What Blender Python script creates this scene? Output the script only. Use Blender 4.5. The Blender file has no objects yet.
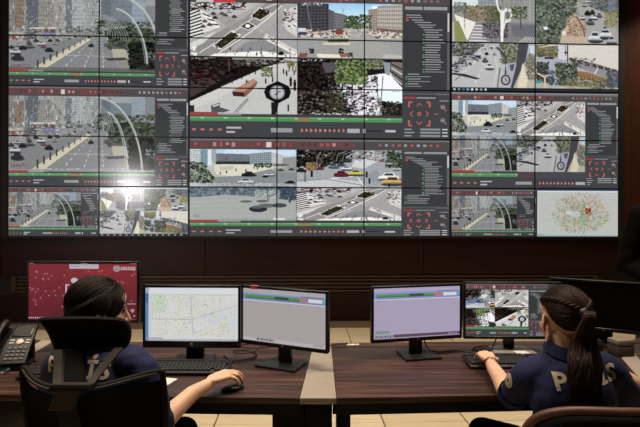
import bpy, bmesh, math, random
import numpy as np
from mathutils import Matrix, Vector, Quaternion
from mathutils.bvhtree import BVHTree
PI = math.pi
R = math.radians
C = bpy.context.scene.collection
sc = bpy.context.scene

# ------------------------------------------------------------------ camera, world, lights, exposure
cam_data = bpy.data.cameras.new('camera')
cam_data.sensor_width = 36.0
cam_data.lens = 510 / 640 * 36.0
cam_data.clip_start = .05
cam = bpy.data.objects.new('camera', cam_data)
C.objects.link(cam)
cam.matrix_world = Matrix.Translation((0, 0, 1.5)) @ Matrix.Rotation(R(90 - .0389), 4, 'X') @ Matrix.Rotation(R(.147), 4, 'Z')
sc.camera = cam

sc.view_settings.view_transform = 'Standard'
sc.view_settings.look = 'None'
sc.view_settings.exposure = 0.0
sc.view_settings.gamma = 1.0
sc.view_settings.use_curve_mapping = False

world = bpy.data.worlds.new('world')
sc.world = world
world.use_nodes = True
world.node_tree.nodes['Background'].inputs[0].default_value = (.30, .24, .2, 1)
world.node_tree.nodes['Background'].inputs[1].default_value = .05

# the room follows the video wall: its axes are turned by YAW against the camera's
YAW, DIST, A0, Z0 = .0404263, 7.088, -3.95128, 1.5 - .3279
PW, PH = 1.213, .684
def room(a, d, z=0.0):
    """room coordinates (along the video wall, depth from the camera, height) -> world"""
    return Vector((math.cos(YAW) * a - math.sin(YAW) * d, math.sin(YAW) * a + math.cos(YAW) * d, z))
CEIL = 5.0

def area(name, a, d, z, sx, sy, power, col, rot=(0, 0, 0), spread=180):
    l = bpy.data.lights.new(name, 'AREA')
    l.shape = 'RECTANGLE'; l.size = sx; l.size_y = sy; l.energy = power; l.color = col; l.spread = R(spread)
    o = bpy.data.objects.new(name, l); C.objects.link(o)
    o.location = room(a, d, z); o.rotation_euler = rot
    return o
WARM = (1.0, .84, .66)
# ceiling downlight panels with louvres: over the desks, over the aisle behind them
for a, d, p in ((-2.4, 2.35, 46), (-.5, 2.35, 40), (1.2, 2.35, 34), (3.0, 2.35, 22)):
    area('ceiling_lamp', a, d, CEIL - .05, .6, .6, p, WARM, spread=95)
for a, d, p in ((-3.0, 5.3, 26), (0.0, 5.3, 28), (3.0, 5.3, 24)):
    area('ceiling_lamp', a, d, CEIL - .05, .6, .6, p, WARM, spread=80)
# a wall lamp high up at the back of the room; the glossy panels mirror it
area('wall_lamp', -5.86, -3.9, 2.40, .3, .3, 10, (1.0, .93, .95), (R(90), 0, YAW - R(18)), 44)
# warm wall washer over the panel right of the display
area('wall_washer', 5.4, 6.3, CEIL - .05, .3, .3, 30, WARM, (0, R(0), 0), 110)
# ------------------------------------------------------------------ helpers
def lin(c):
    return tuple(((v / 255) / 12.92 if v / 255 <= .04045 else ((v / 255 + .055) / 1.055) ** 2.4) for v in c)

def mat(name, col, rough=.5, metal=0.0, vary=0.0, scale=30.0, spec=.5, bump=0.0, stretch=(1, 1, 1)):
    m = bpy.data.materials.new(name); m.use_nodes = True
    nt = m.node_tree; b = nt.nodes['Principled BSDF']
    c = lin(col)
    b.inputs['Roughness'].default_value = rough; b.inputs['Metallic'].default_value = metal
    b.inputs['Specular IOR Level'].default_value = spec
    tc = nt.nodes.new('ShaderNodeTexCoord'); mp = nt.nodes.new('ShaderNodeMapping'); nz = nt.nodes.new('ShaderNodeTexNoise'); rp = nt.nodes.new('ShaderNodeValToRGB')
    mp.inputs['Scale'].default_value = stretch
    nz.inputs['Scale'].default_value = scale; nz.inputs['Detail'].default_value = 5
    rp.color_ramp.elements[0].position = .3; rp.color_ramp.elements[1].position = .7
    rp.color_ramp.elements[0].color = tuple(v * (1 - vary) for v in c) + (1,)
    rp.color_ramp.elements[1].color = tuple(min(1, v * (1 + vary)) for v in c) + (1,)
    L = nt.links.new
    L(tc.outputs['Object'], mp.inputs[0]); L(mp.outputs[0], nz.inputs['Vector']); L(nz.outputs['Fac'], rp.inputs[0]); L(rp.outputs[0], b.inputs['Base Color'])
    if bump:
        bp = nt.nodes.new('ShaderNodeBump'); bp.inputs['Strength'].default_value = bump; bp.inputs['Distance'].default_value = .002
        L(nz.outputs['Fac'], bp.inputs['Height']); L(bp.outputs[0], b.inputs['Normal'])
    return m

def wood(name, dark, mid, light, rough=.35, along='X', fine=60.0, coat=0.0):
    """veneer: long streaks along one axis over a slower colour drift"""
    m = bpy.data.materials.new(name); m.use_nodes = True
    nt = m.node_tree; b = nt.nodes['Principled BSDF']; L = nt.links.new
    tc = nt.nodes.new('ShaderNodeTexCoord'); mp = nt.nodes.new('ShaderNodeMapping')
    s = {'X': (.06, 1, 1), 'Y': (1, .06, 1), 'Z': (1, 1, .06)}[along]
    mp.inputs['Scale'].default_value = s
    n1 = nt.nodes.new('ShaderNodeTexNoise'); n1.inputs['Scale'].default_value = 9; n1.inputs['Detail'].default_value = 6; n1.inputs['Distortion'].default_value = .6
    n2 = nt.nodes.new('ShaderNodeTexNoise'); n2.inputs['Scale'].default_value = fine; n2.inputs['Detail'].default_value = 4
    mx = nt.nodes.new('ShaderNodeMix'); mx.inputs[0].default_value = .45
    rp = nt.nodes.new('ShaderNodeValToRGB'); e = rp.color_ramp.elements
    e[0].position = .34; e[0].color = lin(dark) + (1,); e[1].position = .68; e[1].color = lin(light) + (1,)
    k = e.new(.5); k.color = lin(mid) + (1,)
    L(tc.outputs['Object'], mp.inputs[0]); L(mp.outputs[0], n1.inputs['Vector']); L(mp.outputs[0], n2.inputs['Vector'])
    L(n1.outputs['Fac'], mx.inputs[2]); L(n2.outputs['Fac'], mx.inputs[3]); L(mx.outputs[0], rp.inputs[0]); L(rp.outputs[0], b.inputs['Base Color'])
    b.inputs['Roughness'].default_value = rough
    if coat: b.inputs['Coat Weight'].default_value = coat; b.inputs['Coat Roughness'].default_value = .12
    return m

def screen_mat(name, pic, strength=1.0, rough=.3, spec=.3):
    """a lit display: its picture is drawn above in code and emitted"""
    img = bpy.data.images.new(name, pic.w, pic.h)
    px = np.ones((pic.h, pic.w, 4), np.float32)
    px[..., :3] = np.clip(pic.a[::-1], 0, 255) / 255
    img.pixels.foreach_set(px.ravel()); img.update(); img.pack()
    m = bpy.data.materials.new(name); m.use_nodes = True
    nt = m.node_tree; b = nt.nodes['Principled BSDF']
    t = nt.nodes.new('ShaderNodeTexImage'); t.image = img; t.extension = 'EXTEND'
    b.inputs['Base Color'].default_value = (.004, .004, .005, 1); b.inputs['Roughness'].default_value = rough; b.inputs['Specular IOR Level'].default_value = spec
    nt.links.new(t.outputs[0], b.inputs['Emission Color']); b.inputs['Emission Strength'].default_value = strength
    return m

def add_box(bm, lo, hi, bev=0.0, seg=2, M=None):
    r = bmesh.ops.create_cube(bm, size=1.0)
    vs = r['verts']
    for v in vs:
        v.co = Vector([lo[i] + (hi[i] - lo[i]) * (v.co[i] + .5) for i in range(3)])
    if bev:
        es = list({e for v in vs for e in v.link_edges})
        q = bmesh.ops.bevel(bm, geom=es, offset=bev, segments=seg, affect='EDGES', profile=.5)
        vs = list({v for f in q['faces'] for v in f.verts} | {v for v in vs if v.is_valid})
    if M is not None:
        for v in vs: v.co = M @ v.co
    return vs

def ring(bm, c, u, w, r, n, r2=None):
    return [bm.verts.new(c + u * (r * math.cos(2 * PI * k / n)) + w * ((r2 or r) * math.sin(2 * PI * k / n))) for k in range(n)]

def add_tube(bm, pts, rad, n=8, caps=True, flat=None):
    """tube along points; rad is a number or one per point; flat squeezes it along its second axis"""
    P = [Vector(p) for p in pts]
    rads = rad if isinstance(rad, (list, tuple)) else [rad] * len(P)
    T = []
    for i in range(len(P)):
        a = P[max(0, i - 1)]; b = P[min(len(P) - 1, i + 1)]
        t = (b - a); T.append(t.normalized() if t.length > 1e-9 else Vector((0, 0, 1)))
    u = T[0].orthogonal().normalized(); prev = None
    for i, p in enumerate(P):
        u = (u - T[i] * u.dot(T[i])); u = u.normalized() if u.length > 1e-6 else T[i].orthogonal().normalized()
        w = T[i].cross(u)
        rg = ring(bm, p, u, w, rads[i], n, rads[i] * flat if flat else None)
        if prev:
            for k in range(n): bm.faces.new((prev[k], prev[(k + 1) % n], rg[(k + 1) % n], rg[k]))
        elif caps: bm.faces.new(rg[::-1])
        prev = rg
    if caps: bm.faces.new(prev)

def add_lathe(bm, prof, n=24, M=None):
    rings = []
    for r, z in prof:
        rings.append([bm.verts.new((r * math.cos(2 * PI * k / n), r * math.sin(2 * PI * k / n), z)) for k in range(n)])
    for a, b in zip(rings, rings[1:]):
        for k in range(n): bm.faces.new((a[k], a[(k + 1) % n], b[(k + 1) % n], b[k]))
    bm.faces.new(rings[0][::-1]); bm.faces.new(rings[-1])
    if M is not None:
        for r in rings:
            for v in r: v.co = M @ v.co

def add_prism(bm, poly, z0, z1, M=None, bev=0.0):
    """polygon (counter-clockwise in x, y) pulled from z0 to z1"""
    a = [bm.verts.new((x, y, z0)) for x, y in poly]; b = [bm.verts.new((x, y, z1)) for x, y in poly]
    n = len(poly); fs = [bm.faces.new(a[::-1]), bm.faces.new(b)]
    for k in range(n): fs.append(bm.faces.new((a[k], a[(k + 1) % n], b[(k + 1) % n], b[k])))
    vs = a + b
    if bev:
        es = list({e for f in fs[:2] for e in f.edges})
        q = bmesh.ops.bevel(bm, geom=es, offset=bev, segments=2, affect='EDGES', profile=.5)
        vs = list({v for f in q['faces'] for v in f.verts} | {v for v in vs if v.is_valid})
    if M is not None:
        for v in vs: v.co = M @ v.co

def add_ell(bm, c, r, M=None, seg=16, rings=10):
    q = bmesh.ops.create_uvsphere(bm, u_segments=seg, v_segments=rings, radius=1.0)
    X = Matrix.Translation(c) @ Matrix.Diagonal((r[0], r[1], r[2], 1))
    if M is not None: X = M @ X
    for v in q['verts']: v.co = X @ v.co

def obj(name, bm, m, parent=None, smooth=40, shift=None):
    me = bpy.data.meshes.new(name)
    if shift is not None: bmesh.ops.translate(bm, verts=bm.verts, vec=-Vector(shift))
    bmesh.ops.recalc_face_normals(bm, faces=bm.faces)
    bm.to_mesh(me); bm.free()
    if m is not None: me.materials.append(m)
    if smooth:
        me.polygons.foreach_set('use_smooth', [True] * len(me.polygons))
        if smooth < 180: me.set_sharp_from_angle(angle=R(smooth))
    o = bpy.data.objects.new(name, me); C.objects.link(o)
    if parent is not None: o.parent = parent
    return o

def thing(name, label, cat, loc=(0, 0, 0), rz=0.0, group=None):
    o = bpy.data.objects.new(name, None); C.objects.link(o)
    o.empty_display_size = .1; o.location = loc; o.rotation_euler = (0, 0, rz)
    return tag(o, label, cat, group)

def tag(o, label, cat, group=None):
    o['label'] = label; o['category'] = cat
    if group: o['group'] = group
    return o

def struct(o):
    o['kind'] = 'structure'; return o

def copy_tree(o, parent=None):
    c = o.copy(); C.objects.link(c)
    if parent is not None: c.parent = parent
    for ch in list(o.children): copy_tree(ch, c)
    return c

def BM(): return bmesh.new()

def smooth_path(pts, n=6):
    """Catmull-Rom through the points"""
    P = [Vector(p) for p in pts]; out = []
    for i in range(len(P) - 1):
        a, b, c, d = P[max(0, i - 1)], P[i], P[i + 1], P[min(len(P) - 1, i + 2)]
        for k in range(n):
            t = k / n
            out.append(.5 * ((2 * b) + (c - a) * t + (2 * a - 5 * b + 4 * c - d) * t * t + (3 * b - a - 3 * c + d) * t ** 3))
    out.append(P[-1]); return out
# ------------------------------------------------------------------ what the screens show (flat pictures drawn in code)
class Pic:
    """a small painter: colours 0-255, coordinates in the given view box, y down"""
    def __init__(s, w, h, box, bg=(128, 128, 128)):
        s.w, s.h = w, h
        s.x0, s.y0, s.x1, s.y1 = box
        s.kx, s.ky = w / (s.x1 - s.x0), h / (s.y1 - s.y0)
        s.a = np.empty((h, w, 3)); s.a[:] = bg
        s.r = random.Random(7)
    def poly(s, pts, c, al=1.0):
        P = [((x - s.x0) * s.kx, (y - s.y0) * s.ky) for x, y in pts]
        xs = [p[0] for p in P]; ys = [p[1] for p in P]
        i0, i1 = max(0, int(min(xs))), min(s.w, int(max(xs)) + 2)
        j0, j1 = max(0, int(min(ys))), min(s.h, int(max(ys)) + 2)
        if i0 >= i1 or j0 >= j1: return
        X = np.arange(i0, i1)[None, :] + .5; Y = np.arange(j0, j1)[:, None] + .5
        m = np.zeros((j1 - j0, i1 - i0), bool)
        n = len(P)
        for k in range(n):
            (xa, ya), (xb, yb) = P[k], P[(k + 1) % n]
            if ya == yb: continue
            m ^= ((ya > Y) != (yb > Y)) & (X < (xb - xa) * (Y - ya) / (yb - ya) + xa)
        v = s.a[j0:j1, i0:i1]
        v[m] = v[m] * (1 - al) + np.array(c, float) * al
    def rect(s, x0, y0, x1, y1, c, al=1.0):
        i0, i1 = max(0, int(round((x0 - s.x0) * s.kx))), min(s.w, int(round((x1 - s.x0) * s.kx)))
        j0, j1 = max(0, int(round((y0 - s.y0) * s.ky))), min(s.h, int(round((y1 - s.y0) * s.ky)))
        if i1 <= i0: i1 = min(s.w, i0 + 1)
        if j1 <= j0: j1 = min(s.h, j0 + 1)
        v = s.a[j0:j1, i0:i1]
        v[:] = v * (1 - al) + np.array(c, float) * al
    def ell(s, cx, cy, rx, ry, c, al=1.0, n=14):
        s.poly([(cx + rx * math.cos(t * 2 * PI / n), cy + ry * math.sin(t * 2 * PI / n)) for t in range(n)], c, al)
    def line(s, pts, w, c, al=1.0, w2=None):
        n = len(pts) - 1
        for k in range(n):
            (xa, ya), (xb, yb) = pts[k], pts[k + 1]
            wa = w if w2 is None else w + (w2 - w) * k / n
            wb = w if w2 is None else w + (w2 - w) * (k + 1) / n
            d = math.hypot(xb - xa, yb - ya) or 1
            nx, ny = -(yb - ya) / d / 2, (xb - xa) / d / 2
            s.poly([(xa + nx * wa, ya + ny * wa), (xb + nx * wb, yb + ny * wb), (xb - nx * wb, yb - ny * wb), (xa - nx * wa, ya - ny * wa)], c, al)
    def dash(s, pts, w, c, n, al=.9, fill=.5):
        (xa, ya), (xb, yb) = pts
        for k in range(n):
            t0 = (k / n) ** 1.4; t1 = ((k + fill) / n) ** 1.4
            s.line([(xa + (xb - xa) * t0, ya + (yb - ya) * t0), (xa + (xb - xa) * t1, ya + (yb - ya) * t1)], w * (.4 + t0), c, al)
    def specks(s, box, n, sw, sh, pal, al=.9, inside=None):
        x0, y0, x1, y1 = box; r = s.r
        for _ in range(n):
            x, y = r.uniform(x0, x1), r.uniform(y0, y1)
            if inside and not inside(x, y): continue
            w, h = sw * r.uniform(.4, 1.3), sh * r.uniform(.4, 1.3)
            s.rect(x - w / 2, y - h / 2, x + w / 2, y + h / 2, r.choice(pal), al)
    def leaves(s, box, n, rad, pal, al=.85, inside=None):
        x0, y0, x1, y1 = box; r = s.r
        for _ in range(int(n * 2.4)):
            x, y = r.uniform(x0, x1), r.uniform(y0, y1)
            if inside and not inside(x, y): continue
            q = rad * .6 * r.uniform(.35, 1.2)
            s.ell(x, y, q, q * r.uniform(.5, .9), r.choice(pal), al, 7)
    def tower(s, x0, y0, x1, y1, base, win, nx, ny, al=.62):
        s.rect(x0, y0, x1, y1, base)
        dx, dy = (x1 - x0) / nx, (y1 - y0) / ny
        for i in range(nx):
            for j in range(ny):
                if s.r.random() < .86:
                    s.rect(x0 + dx * (i + .22), y0 + dy * (j + .25), x0 + dx * (i + .8), y0 + dy * (j + .78), win, al * s.r.uniform(.5, 1))
    def facade(s, A, B, C, D, base, win, nx, ny, al=.8):
        """quad A(top left) B(top right) C(bottom right) D(bottom left) with a window grid"""
        s.poly([A, B, C, D], base)
        def at(u, v):
            xt, yt = A[0] + (B[0] - A[0]) * u, A[1] + (B[1] - A[1]) * u
            xb, yb = D[0] + (C[0] - D[0]) * u, D[1] + (C[1] - D[1]) * u
            return xt + (xb - xt) * v, yt + (yb - yt) * v
        for i in range(nx):
            for j in range(ny):
                u0, u1 = (i + .18) / nx, (i + .82) / nx; v0, v1 = (j + .25) / ny, (j + .75) / ny
                s.poly([at(u0, v0), at(u1, v0), at(u1, v1), at(u0, v1)], win, al)
    def car(s, x, y, w, c, k=.5):
        h = w * k
        s.ell(x + w * .05, y + h * .42, w * .58, h * .26, (45, 45, 48), .75)
        s.poly([(x - w * .5, y + h * .35), (x - w * .5, y - h * .02), (x - w * .3, y - h * .1), (x - w * .2, y - h * .5), (x + w * .22, y - h * .5), (x + w * .34, y - h * .1), (x + w * .5, y), (x + w * .5, y + h * .35)], c)
        s.poly([(x - w * .25, y - h * .1), (x - w * .17, y - h * .4), (x + w * .18, y - h * .4), (x + w * .27, y - h * .1)], (55, 58, 64), .9)
        s.rect(x - w * .42, y + h * .2, x + w * .42, y + h * .36, tuple(v * .7 for v in c), .8)
    def grain(s, amt, seed=1):
        g = np.random.RandomState(seed)
        n = g.normal(0, amt * .55, (s.h // 2 + 1, s.w // 2 + 1)).repeat(2, 0).repeat(2, 1)[:s.h, :s.w]
        n += g.normal(0, amt * .45, (s.h // 4 + 1, s.w // 6 + 1)).repeat(4, 0).repeat(6, 1)[:s.h, :s.w]
        s.a += n[..., None]
        m = s.a.mean()                       # camera contrast, slightly washed colour
        s.a = (s.a - m) * 1.22 + m - 3
        s.a = s.a * .82 + s.a.mean(2, keepdims=True) * .18
    def paste(s, p, x0, y0, x1, y1, gain=1.0, lift=0.0):
        """area-averaged copy of picture p into the box"""
        i0, i1 = int(round((x0 - s.x0) * s.kx)), int(round((x1 - s.x0) * s.kx))
        j0, j1 = int(round((y0 - s.y0) * s.ky)), int(round((y1 - s.y0) * s.ky))
        W, H = i1 - i0, j1 - j0
        if W <= 0 or H <= 0: return
        def shrink(a, n, ax):
            a = np.moveaxis(a, ax, 0); m = a.shape[0]
            cs = np.concatenate([np.zeros((1,) + a.shape[1:]), np.cumsum(a, 0)])
            e = np.linspace(0, m, n + 1); k = np.minimum(e.astype(int), m - 1); f = (e - k)[:, None, None]
            ce = cs[k] * (1 - f) + cs[np.minimum(k + 1, m)] * f
            return np.moveaxis(np.diff(ce, axis=0) * (n / m), 0, ax)
        b = shrink(shrink(p.a, H, 0), W, 1) * gain + lift
        ci0, ci1, cj0, cj1 = max(i0, 0), min(i1, s.w), max(j0, 0), min(j1, s.h)
        if ci0 < ci1 and cj0 < cj1:
            s.a[cj0:cj1, ci0:ci1] = b[cj0 - j0:cj1 - j0, ci0 - i0:ci1 - i0]

GR = [(66, 76, 62), (50, 60, 49), (84, 94, 74), (40, 48, 41), (104, 110, 90)]
DARKGR = [(28, 30, 26), (40, 42, 36), (20, 20, 20), (56, 60, 48)]
CARS = [(60, 62, 68), (200, 202, 206), (110, 112, 118), (40, 42, 48), (168, 170, 174), (84, 88, 98), (150, 90, 80)]

def feed_arches_low(): return feed_arches(True)
def feed_arches(low=False):
    """a boulevard under white steel arches; low: the camera tipped up, more of the towers"""
    T = -64 if low else 44; X = 90 if low else 0
    p = Pic(480, 300 if low else 250, (0, T, 632, 360), (150, 153, 153)); r = p.r
    p.rect(0, T, 640, 120, (158, 164, 166))
    p.tower(0, 44 - X, 28, 200, (140, 138, 132), (92, 96, 100), 3, 14)
    p.tower(28, 70 - X, 68, 160, (146, 126, 108), (100, 84, 74), 4, 9)
    p.tower(72, 36 - X, 128, 200, (104, 112, 118), (70, 78, 86), 6, 14)
    p.tower(128, 60 - X, 196, 170, (150, 146, 138), (108, 108, 108), 7, 10)
    p.tower(194, 44 - X, 248, 160, (166, 164, 158), (120, 122, 124), 6, 11)
    p.tower(246, 54 - X, 272, 180, (120, 128, 134), (90, 98, 106), 3, 12)
    p.tower(272, 40 - X, 330, 160, (176, 178, 178), (112, 120, 126), 6, 11)
    p.tower(330, 40 - X, 392, 170, (162, 166, 164), (100, 106, 110), 7, 13)
    p.tower(398, 50 - X, 440, 130, (112, 122, 132), (82, 92, 102), 5, 8)
    p.tower(440, 70 - X * .6, 540, 140, (124, 134, 142), (96, 108, 118), 9, 6)
    p.tower(530, 48 - X, 590, 150, (150, 164, 176), (104, 124, 142), 6, 8)
    p.rect(590, 44, 640, 150, (132, 138, 142))
    p.leaves((380, 120, 640, 190), 150, 12, GR + [(96, 110, 92)], .8)
    p.leaves((240, 150, 400, 200), 90, 8, GR + [(150, 150, 146)], .6)
    p.poly([(0, 186), (330, 176), (330, 200), (0, 262)], (150, 150, 148))
    p.rect(0, 180, 64, 192, (182, 176, 170)); p.rect(0, 192, 92, 212, (134, 80, 80)); p.rect(30, 196, 80, 204, (196, 190, 186))
    p.poly([(92, 156), (200, 154), (206, 162), (86, 164)], (208, 204, 190))
    p.rect(92, 164, 200, 180, (108, 92, 90)); p.rect(150, 180, 214, 198, (120, 120, 166)); p.rect(64, 176, 120, 206, (92, 94, 96))
    p.specks((0, 160, 330, 215), 260, 9, 5, [(196, 196, 192), (84, 86, 90), (130, 130, 130), (164, 158, 150), (110, 116, 108)], .8)
    p.line([(60, 200), (76, 150), (110, 118), (150, 104)], 3, (176, 178, 174), .7)
    p.line([(84, 204), (96, 160), (120, 130)], 2, (176, 178, 174), .7)
    # carriageways
    p.poly([(334, 184), (300, 200), (0, 268), (0, 360), (120, 360), (345, 205), (350, 186)], (134, 135, 137))
    p.poly([(352, 184), (128, 360), (512, 360), (470, 260), (410, 184)], (138, 139, 141))
    p.poly([(410, 188), (470, 262), (512, 360), (470, 360), (440, 260), (404, 190)], (150, 150, 148), .6)
    p.poly([(0, 330), (60, 322), (0, 345)], (160, 160, 158), .6)
    p.poly([(350, 190), (352, 206), (150, 352), (96, 352), (330, 204)], (206, 198, 170))
    p.line([(352, 207), (138, 360)], 3, (222, 216, 176))
    for t in np.linspace(0, 1, 9):
        x, y, h = 330 - 205 * t ** 1.1, 208 + 120 * t ** 1.1, 12 + 26 * t
        p.rect(x - 1.5 - 3 * t, y - h * .5, x + 1.5 + 3 * t, y + h * .5, (72, 74, 74))
    for a, b in (((366, 200), (236, 345)), ((378, 200), (322, 352)), ((400, 200), (408, 352)), ((352, 204), (150, 340))):
        p.dash((a, b), 4, (206, 206, 202), 9)
    p.line([(222, 283), (436, 286)], 2.5, (196, 196, 194), .8)
    # traffic
    for x, y, w, c in ((174, 258, 36, 3), (38, 296, 52, 0), (28, 268, 46, 1), (90, 240, 40, 2), (140, 228, 36, 1), (60, 250, 34, 3), (118, 216, 24, 0), (178, 214, 22, 3), (210, 212, 20, 5),
                       (40, 236, 30, 4), (150, 244, 24, 6), (240, 200, 16, 1), (262, 204, 14, 2), (288, 194, 12, 3), (310, 190, 10, 1), (330, 178, 9, 4), (200, 228, 22, 4), (12, 248, 26, 0), (86, 222, 22, 2)):
        p.car(x, y, w, CARS[c], .55)
    for x, y, w, c in ((356, 234, 24, 3), (346, 196, 14, 0), (376, 190, 12, 2), (420, 230, 24, 2), (430, 206, 18, 1), (448, 200, 16, 4)):
        p.car(x, y, w, CARS[c], .6)
    # right bank: trees, pavement, bushes
    p.leaves((432, 150, 640, 250), 300, 17, GR, .9, lambda x, y: y > 150 + abs(x - 540) * .1)
    p.leaves((520, 220, 640, 350), 300, 18, DARKGR + [(50, 62, 54)], .9, lambda x, y: x > 480 + (y - 220) * .4)
    p.poly([(440, 232), (500, 250), (520, 300), (452, 296)], (186, 182, 158), .9)
    p.poly([(412, 296), (500, 290), (520, 304), (430, 306)], (66, 68, 72), .9)
    p.poly([(420, 236), (500, 230), (510, 250), (424, 250)], (76, 80, 84), .8)
    p.poly([(478, 305), (512, 300), (520, 352), (480, 352)], (150, 146, 128), .8)
    p.specks((590, 262, 632, 300), 30, 9, 6, [(150, 160, 160), (104, 116, 120)], .8)
    def arc(x0, y0, x1, y1, bend, w, c=(190, 196, 194), al=.92):
        pts = []
        for k in range(15):
            t = k / 14; q = math.sin(t * PI / 2); u = 1 - math.cos(t * PI / 2)
            pts.append((x0 + (x1 - x0) * (q * (1 - bend) + t * bend), y0 + (y1 - y0) * (u * (1 - bend) + t * bend)))
        p.line(pts, w, c, al)
    p.specks((0, T, 392, 170), 240, 6, 18, [(206, 208, 206), (84, 88, 92), (120, 124, 126), (176, 178, 176), (136, 140, 140)], .55)
    if low:
        for k in range(9): arc(398 + k * 3, 92 + k * 7, 520 - k * 12, 215 - k * 3, .12, 2.6, (186, 192, 190), .8)
        arc(462, 60, 598, 322, .1, 8); arc(462, 66, 588, 318, .1, 3, (150, 158, 158)); arc(476, 0, 650, 270, .08, 9); arc(478, 8, 644, 268, .08, 3, (150, 158, 158))
    for k in range(0 if low else 5): arc(392 + k * 2, 84 + k * 11, 452 - k * 8, 196 - k * 1, .15, 2.5, (176, 182, 182), .8)
    if not low: arc(424, 108, 514, 345, .12, 5); arc(424, 112, 503, 330, .12, 4, (170, 178, 178))
    if not low: arc(392, 48, 578, 352, .1, 7); arc(394, 55, 572, 345, .1, 3, (150, 158, 158))
    if not low: p.ell(578, 354, 10, 4, (200, 200, 196))
    p.specks((150, 346, 510, 354), 150, 5, 3, [(214, 214, 212), (170, 170, 170)], .9)
    p.specks((6, 328, 86, 340), 50, 5, 3, [(176, 70, 70), (60, 50, 50)], .7)
    p.rect(0, 350, 640, 360, (150, 152, 152), .6)
    p.grain(5)
    p.a = (p.a - 124) * .86 + 121
    return p

def feed_crossing():
    """a wide diagonal crossing seen from a roof, harsh light"""
    p = Pic(420, 220, (5, 18, 632, 340), (172, 170, 167))
    p.poly([(0, 18), (420, 18), (330, 70), (170, 150), (0, 250)], (186, 184, 182))
    p.poly([(0, 340), (0, 290), (290, 130), (450, 18), (560, 18), (430, 120), (190, 340)], (150, 148, 147))
    p.poly([(180, 340), (330, 250), (470, 160), (560, 60), (640, 18), (640, 340)], (166, 164, 164))
    p.poly([(120, 90), (200, 80), (290, 130), (430, 200), (632, 300), (632, 340), (540, 330), (380, 250), (240, 180)], (158, 156, 155), .75)
    p.poly([(330, 250), (480, 230), (560, 300), (470, 340), (220, 340)], (142, 142, 145), .8)
    p.poly([(545, 60), (632, 30), (632, 220), (560, 170)], (205, 200, 198))
    p.specks((545, 40, 632, 170), 60, 12, 9, [(60, 60, 60), (235, 232, 228), (120, 120, 116), (90, 90, 70)], .85)
    # pale pavements
    p.poly([(60, 70), (160, 140), (180, 165), (60, 210), (0, 230), (0, 60)], (214, 212, 210))
    p.poly([(0, 262), (70, 230), (160, 190), (80, 260), (0, 300)], (206, 206, 202))
    p.poly([(150, 320), (420, 300), (632, 322), (632, 340), (100, 340)], (232, 230, 226))
    p.line([(60, 315), (240, 200), (300, 165), (450, 45), (520, 18)], 5, (226, 222, 214))
    p.line([(170, 318), (300, 232), (360, 190), (470, 100), (540, 30)], 6, (228, 224, 216))
    p.line([(440, 212), (632, 312)], 34, (206, 202, 196)); p.line([(446, 222), (632, 320)], 8, (236, 232, 226))
    p.specks((460, 215, 560, 262), 34, 10, 6, [(60, 60, 56), (236, 234, 230), (110, 110, 100)], .9, lambda x, y: abs(y - (215 + (x - 450) * .53)) < 10)
    # planted islands
    for q in ([(150, 268), (244, 192), (290, 214), (190, 288)], [(366, 96), (412, 50), (472, 80), (414, 118)], [(300, 158), (342, 134), (384, 156), (344, 178)]):
        p.poly([(x + (x - sum(a for a, b in q) / 4) * .22, y + (y - sum(b for a, b in q) / 4) * .22) for x, y in q], (222, 218, 208))
        p.poly(q, (78, 72, 62))
    p.leaves((150, 195, 285, 285), 90, 8, DARKGR + [(120, 112, 84)], .9, lambda x, y: abs((x - 218) * .62 + (y - 240)) < 26 and abs(x - 218 - (240 - y) * .9) < 80)
    p.leaves((372, 55, 468, 112), 50, 8, DARKGR + [(120, 84, 64)], .9, lambda x, y: abs((x - 420) * .6 + (y - 84)) < 26)
    p.ell(342, 156, 15, 11, (240, 238, 232))
    # dark clutter upper left, parked rows
    for k in range(9):
        y = 50 + k * 19
        p.line([(0, y + 26), (60 + k * 3, y)], 7, (36, 36, 38)); p.line([(0, y + 34), (62 + k * 3, y + 9)], 4, (228, 228, 226))
    p.specks((0, 20, 330, 62), 150, 20, 7, [(30, 30, 32), (60, 60, 62), (226, 224, 222), (120, 118, 118), (90, 40, 44)], .95)
    for k in range(7):
        p.line([(64 + k * 14, 70 + k * 16), (108 + k * 12, 92 + k * 12)], 6, (40, 40, 42) if k % 2 else (236, 236, 236))
    for x, y in ((190, 82), (232, 70), (150, 108), (90, 130), (118, 150), (80, 160), (140, 84), (262, 100), (210, 92)):
        p.car(x, y, 30, p.r.choice(CARS), .5)
    p.specks((210, 288, 632, 334), 44, 6, 14, [(60, 60, 60), (40, 40, 42), (140, 138, 130)], .9)
    p.line([(424, 280), (424, 330)], 3, (50, 50, 50)); p.car(536, 310, 34, (40, 40, 44), .6)
    p.rect(5, 18, 230, 24, (120, 120, 120), .5); p.specks((12, 280, 40, 330), 10, 14, 12, [(232, 232, 228)], .9)
    p.rect(5, 334, 632, 340, (30, 30, 30), .8)
    p.grain(7, 2)
    return p

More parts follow.
